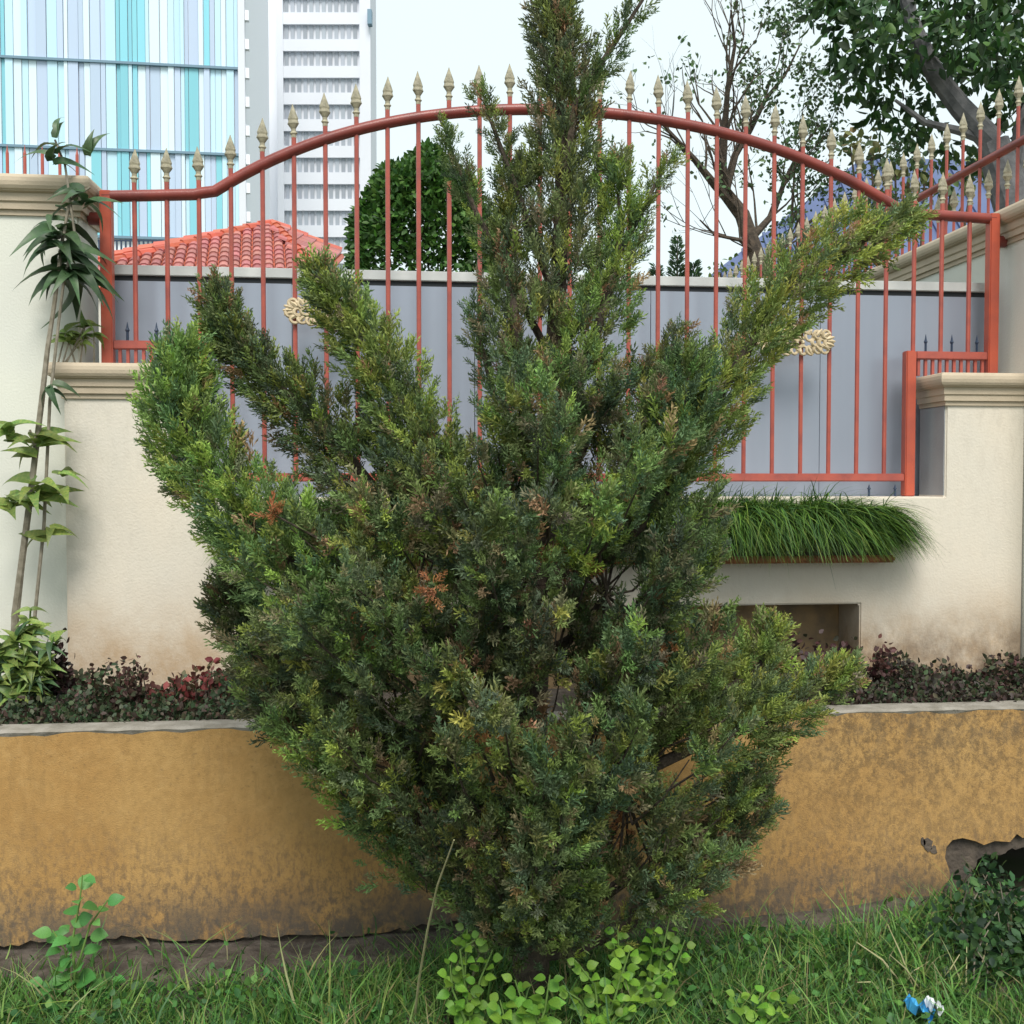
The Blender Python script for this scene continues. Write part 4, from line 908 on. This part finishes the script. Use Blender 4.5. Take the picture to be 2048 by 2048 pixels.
def sprigs(name, label, spots, y, cols, wts, lsize, group=None):
    cx = sum(a[0] for a in spots) / len(spots); base = np.array((PY(cx, 1400, y)[0], y, BEDZ)); root = thing(name, base, label, 'plant', group)
    mb = MB(); P_ = []
    for px, py in spots:
        tpx = PY(px, py, y + rg.uniform(-.03, .03)); b0_ = np.array((tpx[0] + rg.uniform(-.03, .03), y, BEDZ - .004)); mb.tube([b0_, (b0_ + tpx) / 2 + np.array((rg.uniform(-.01, .01), 0, 0)), tpx], [.004, .003, .0015], 5)
        for k in range(64): P_.append(b0_ + (tpx - b0_) * rg.uniform(.3, 1.02) + np.array([rg.gauss(0, .02) for _ in range(3)]))
    mb.build('stem', M_bark, root); P_ = np.array(P_); n = len(P_)
    leaf_cloud('leaves', P_, unit(n) + np.array((0, -.2, .4)), RNG.uniform(.7, 1.3, n) * lsize, pick(cols, wts, n), parent=root, width=1.2)
PUR = [(.13, .055, .05), (.09, .05, .045), (.08, .09, .05)]
sprigs('red_leaved_plant', 'red leaved bed plant, nearest the juniper on its left', [(350, 1375), (395, 1350), (425, 1335), (370, 1390), (330, 1385), (440, 1360)], 3.70, [(.22, .05, .05), (.15, .06, .05), (.10, .09, .045)], [3, 3, 2], .027)
sprigs('purple_plant', 'purplish bed plant midway along the left cream pier', [(265, 1335), (255, 1350), (285, 1345), (240, 1380)], 3.74, PUR, [2, 3, 2], .024)
sprigs('purple_plant', 'sparse bed plant at the left edge of the left cream pier', [(175, 1345), (165, 1365), (195, 1370)], 3.76, PUR, [1, 3, 3], .024)
sprigs('dark_plum_bush', 'dark plum bush between the yellow green bush and the left pier', [(110, 1285), (125, 1310), (95, 1320), (130, 1345), (75, 1300), (115, 1370)], 3.78, [(.06, .03, .03), (.04, .035, .03)], [2, 1], .027)
sprigs('purple_plant', 'dark purple bed plant standing in front of the niche', [(1590, 1270), (1610, 1310), (1640, 1290), (1690, 1290), (1670, 1320), (1705, 1310), (1625, 1340)], 3.80, [(.10, .045, .045), (.06, .035, .04), (.05, .05, .03)], [3, 3, 1], .026)
sprigs('purple_plant', 'single upright purple plant just right of the niche', [(1765, 1300), (1755, 1315), (1775, 1325)], 3.82, PUR, [3, 2, 1], .024)
sprigs('purple_plant', 'brownish bed plant at the far right of the bed', [(1985, 1330), (2020, 1320), (1900, 1345), (1950, 1350), (2040, 1335)], 3.78, PUR, [1, 3, 3], .024)

# ================================================================ FOREGROUND WEEDS AND GRASS
def grass(name, label, n, xr, yr, hr, cols, wts, seed, dens=None):
    g_ = np.random.default_rng(seed); x_ = g_.uniform(*xr, n); y_ = g_.uniform(*yr, n)
    if dens is not None:
        keep = g_.uniform(0, 1, n) < dens(x_, y_); x_, y_ = x_[keep], y_[keep]
    n = len(x_); pos = np.stack([x_, y_, bank(x_, y_) - .006], 1); k = 4
    d = np.stack([g_.normal(0, .45, n), g_.normal(0, .45, n), np.ones(n)], 1); d /= np.linalg.norm(d, axis=1, keepdims=True)
    L_ = g_.uniform(*hr, n) * (.6 + .5 * (np.sin(x_ * 8) * np.sin(y_ * 9 + x_ * 3) * .5 + .5)); be = np.stack([g_.normal(0, .5, n), g_.normal(0, .5, n), -g_.uniform(.1, .7, n)], 1)
    a = g_.uniform(0, 6.28, n); side = np.stack([np.cos(a), np.sin(a), 0 * a], 1); wd = g_.uniform(.0015, .0042, n); v = []
    for i in range(k + 1):
        t = i / k; p = pos + d * (L_ * t)[:, None] + be * (L_ * t * t * .6)[:, None]; w_ = wd * (1 - .92 * t ** 1.6); v += [p + side * w_[:, None], p - side * w_[:, None]]
    v = np.stack(v, 1); f = np.array([(2 * i, 2 * i + 1, 2 * i + 3, 2 * i + 2) for i in range(k)])[None] + (np.arange(n) * (2 * k + 2))[:, None, None]
    c = np.repeat(pick(cols, wts, n)[:, None], 2 * k + 2, 1); v = v.reshape(-1, 3)
    hit = v[:, 1] > YA - .006; v[hit, 1] = YA - .006
    return tag(mobj(name, npmesh(name, v, f.reshape(-1, 4), M_leafA, c.reshape(-1, 3))), label, 'grass', kind='stuff')
GR = [(.075, .19, .04), (.115, .25, .05), (.055, .14, .04), (.19, .28, .07), (.27, .25, .12)]
def dn(x, y):
    e = 3.10 + .05 * np.sin(x * 3.1) + .04 * np.sin(x * 7.7) + .10 * np.clip((x - .8) / .8, 0, 1) - .08 * ((x > -1.15) & (x < -.4))
    return np.clip((e - y) / .10, .03, 1)
grass('grass', 'short green grass covering the ground before the wall', 60000, (-2.6, 2.9), (2.1, 3.25), (.05, .15), GR, [4, 4, 3, 2, .6], 31, dn)
grass('tall_grass', 'longer wispy grass blades among the short grass', 6800, (-2.6, 2.9), (2.2, 3.2), (.12, .26), GR, [3, 3, 2, 4, 2], 32, dn)
# tiny broad weeds mixed into the turf
n = 12000; x_ = RNG.uniform(-2.6, 2.9, n); y_ = RNG.uniform(2.0, 3.2, n); kp = RNG.uniform(0, 1, n) < dn(x_, y_) * (np.sin(x_ * 4 + 1) * np.sin(y_ * 6 + x_) > -.3); x_, y_ = x_[kp], y_[kp]; n = len(x_)
pos = np.stack([x_, y_, bank(x_, y_) + RNG.uniform(.0, .07, n)], 1)
tag(leaf_cloud('clover', pos, unit(n) + np.array((0, -.2, .5)), RNG.uniform(.014, .034, n), pick([(.07, .18, .05), (.11, .24, .05), (.05, .13, .045)], [3, 2, 2], n), width=1.3), 'small broad-leaved ground weeds mixed through the grass', 'weeds', kind='stuff')
LF_OV = [blade_leaf('leaf', M_weed, .85, .2, 7, .1, .9), blade_leaf('leaf', M_weed, .72, .35, 7, .12, .85)]
LF_LM = [blade_leaf('leaf', M_lime, .85, .2, 6, .1, .9), blade_leaf('leaf', M_lime, .7, .35, 6, .12, .85)]
def weed(name, label, t_depth, stems, leaves, size, nl, group=None, stem_mat=M_gstem, seed=1):
    rg = random.Random(seed); cx = stems[0][0][0]; b = at(cx, t_depth); b[2] = float(bank(b[0], b[1])) - .005; root = thing(name, b, label, 'plant', group); mb = MB()
    for st in stems:
        dd = t_depth + rg.uniform(-.03, .03); pts = [PD(a, c_, dd) for a, c_ in st]; b0_ = pts[0].copy(); b0_[2] = float(bank(b0_[0], b0_[1])) - .005; pts = [b0_] + pts[1:] if pts[0][2] < b0_[2] + .02 else [b0_] + pts
        mb.tube(pts, np.linspace(.0045, .0018, len(pts)), 6)
        P_ = np.array(pts); cs = np.linspace(0, 1, len(P_))
        for k in range(nl):
            t = .22 + .78 * (k + rg.random() * .5) / nl; t = min(1, t); q = np.array([np.interp(t, cs, P_[:, i]) for i in range(3)]); a = k * 2.5 + rg.uniform(-.5, .5)
            d = (math.cos(a), math.sin(a) * .8 - .3, rg.uniform(.1, .7)); s_ = size * rg.uniform(.65, 1.15) * (1 - .35 * t)
            pe = q + np.array(d) * .012
            mobj('leaf', rg.choice(leaves), root, mw=orient(pe, d, s_, rg=rg))
    mb.build('stem', stem_mat, root); return root
weed('broad_leaved_weed', 'green oval-leaved weed standing alone before the left of the ochre wall', 2.85,
     [[(150, 2040), (150, 1960), (145, 1880), (160, 1800), (165, 1750)], [(150, 2000), (130, 1900), (105, 1860)], [(150, 1950), (180, 1850), (215, 1800)], [(150, 2030), (110, 1990), (90, 1960)], [(155, 2030), (200, 1990), (225, 1960)]], LF_OV, .068, 11, seed=3)
LG = 'lime green weeds at the foot of the juniper'
weed('lime_weed', 'lime green weed at the juniper foot, leftmost of that clump', 2.66, [[(935, 2040), (930, 1950), (935, 1850)], [(940, 2040), (960, 1960), (985, 1900)], [(930, 2040), (905, 1980), (900, 1930)], [(940, 2040), (920, 1900), (950, 1880)]], LF_LM, .045, 17, LG, seed=5)
weed('lime_weed', 'big lime green weed in the middle of the bottom edge', 2.55, [[(1060, 2100), (1050, 2020), (1030, 1960)], [(1060, 2100), (1090, 2020), (1100, 1950)], [(1050, 2100), (1010, 2040), (1000, 2000)], [(1060, 2100), (1080, 2060), (1060, 2000)]], LF_LM, .056, 17, LG, seed=6)
weed('lime_weed', 'spreading lime green weed right of the juniper foot', 2.64, [[(1200, 2060), (1190, 1970), (1150, 1920)], [(1210, 2060), (1240, 1960), (1260, 1900)], [(1210, 2060), (1280, 1980), (1340, 1940)], [(1200, 2060), (1160, 2000), (1130, 1980)], [(1220, 2060), (1250, 2000), (1330, 2000)]], LF_LM, .048, 18, LG, seed=7)
weed('lime_weed', 'upright lime green weed with its top against the ochre wall, right of the juniper foot', 2.72, [[(1310, 2040), (1320, 1930), (1340, 1830)], [(1310, 2040), (1350, 1930), (1370, 1880)], [(1300, 2040), (1300, 1930), (1310, 1870)], [(1310, 2040), (1240, 1930), (1235, 1860)]], LF_LM, .045, 17, LG, seed=8)
weed('lime_weed', 'pale weed low in the grass right of the lime green clump', 2.62, [[(1500, 2070), (1510, 2010), (1540, 1980)], [(1500, 2070), (1470, 2010), (1480, 1990)], [(1510, 2070), (1570, 2020), (1560, 2000)]], LF_LM, .045, 13, LG, seed=9)
# dry stalk
b0_ = PZ(828, 2044, .02); pts = [b0_] + [PY(a, c_, b0_[1] - q_) for a, c_, q_ in [(838, 1960, .1), (855, 1860, .26), (875, 1770, .4), (908, 1680, .54)]]
tag(MB().tube(pts, [.0035, .0032, .003, .0026, .0015], 6).build('dry_stalk', M_straw, base=b0_, smooth=True), 'long pale dry grass stalk leaning before the juniper', 'grass stalk')
# dark shrub by the broken hole
ds = thing('dark_shrub', np.array((*PZ(2010, 1960, .05)[:2], .05)), 'dark leafy shrub by the broken hole at the right edge', 'bush')
mb = MB(); P_ = []; yb_ = 3.0; rg = random.Random(77)
for k in range(60):
    yk = rg.uniform(2.72, 3.12); pxb = rg.uniform(1900, 2150)
    b0_ = np.array((PY(pxb, 1980, yk)[0], yk, .0)); tpx = PY(pxb + rg.uniform(-60, 40), rg.uniform(1800, 2000) - (80 if k % 8 == 0 else 0), yk + rg.uniform(-.06, .06))
    MB().tube([b0_, (b0_ + tpx) / 2 + np.array((rg.uniform(-.04, .04), 0, .02)), tpx], [.004, .003, .0015], 5).build('stem', M_stem, ds)
    for j in range(60): P_.append(b0_ + (tpx - b0_) * rg.uniform(.2, 1.05) + np.array([rg.gauss(0, .03) for _ in range(3)]))
P_ = np.array(P_); P_[:, 1] = np.minimum(P_[:, 1], YA - .03); n = len(P_)
leaf_cloud('leaves', P_, unit(n) + np.array((0, -.3, .2)), RNG.uniform(.016, .04, n), pick([(.035, .085, .03), (.06, .13, .04), (.022, .05, .025)], [3, 2, 3], n), parent=ds, width=1.1)
tw = thing('dry_twigs', np.array((*PZ(1830, 1990, .05)[:2], .05)), 'tangle of bare dry twigs in the grass left of the dark shrub', 'twigs')
for k in range(11):
    a = PD(rg.uniform(1760, 1960), rg.uniform(1900, 1990), 2.9); b = a + np.array((rg.uniform(-.14, .14), rg.uniform(-.1, .1), rg.uniform(.02, .12))); a[2] = float(bank(a[0], a[1]))
    MB().tube([a, (a + b) / 2 + np.array((0, 0, rg.uniform(-.01, .03))), b], [.003, .0026, .0012], 5).build('twig', M_straw, tw)
# plastic litter
lz = PZ(1838, 2018, .075); lt = thing('litter', lz, 'crumpled blue and white plastic wrapper in the grass', 'litter')
def crumple(name, c_, sx, sy, mat, seed):
    g_ = np.random.default_rng(seed); m_ = 7; v = [(c_[0] + (i / (m_ - 1) - .5) * sx, c_[1] + (j / (m_ - 1) - .5) * sy, c_[2] + g_.uniform(-.008, .012) + .02 * math.sin(i * 1.1) ) for j in range(m_) for i in range(m_)]
    f = [(j * m_ + i, j * m_ + i + 1, (j + 1) * m_ + i + 1, (j + 1) * m_ + i) for j in range(m_ - 1) for i in range(m_ - 1)]; m2 = MB(); m2.add(v, f); m2.build(name, mat, lt)
crumple('wrapper', lz, .055, .07, M_litb, 1); crumple('wrapper_flap', lz + np.array((.04, -.005, .006)), .035, .04, M_litw, 2)
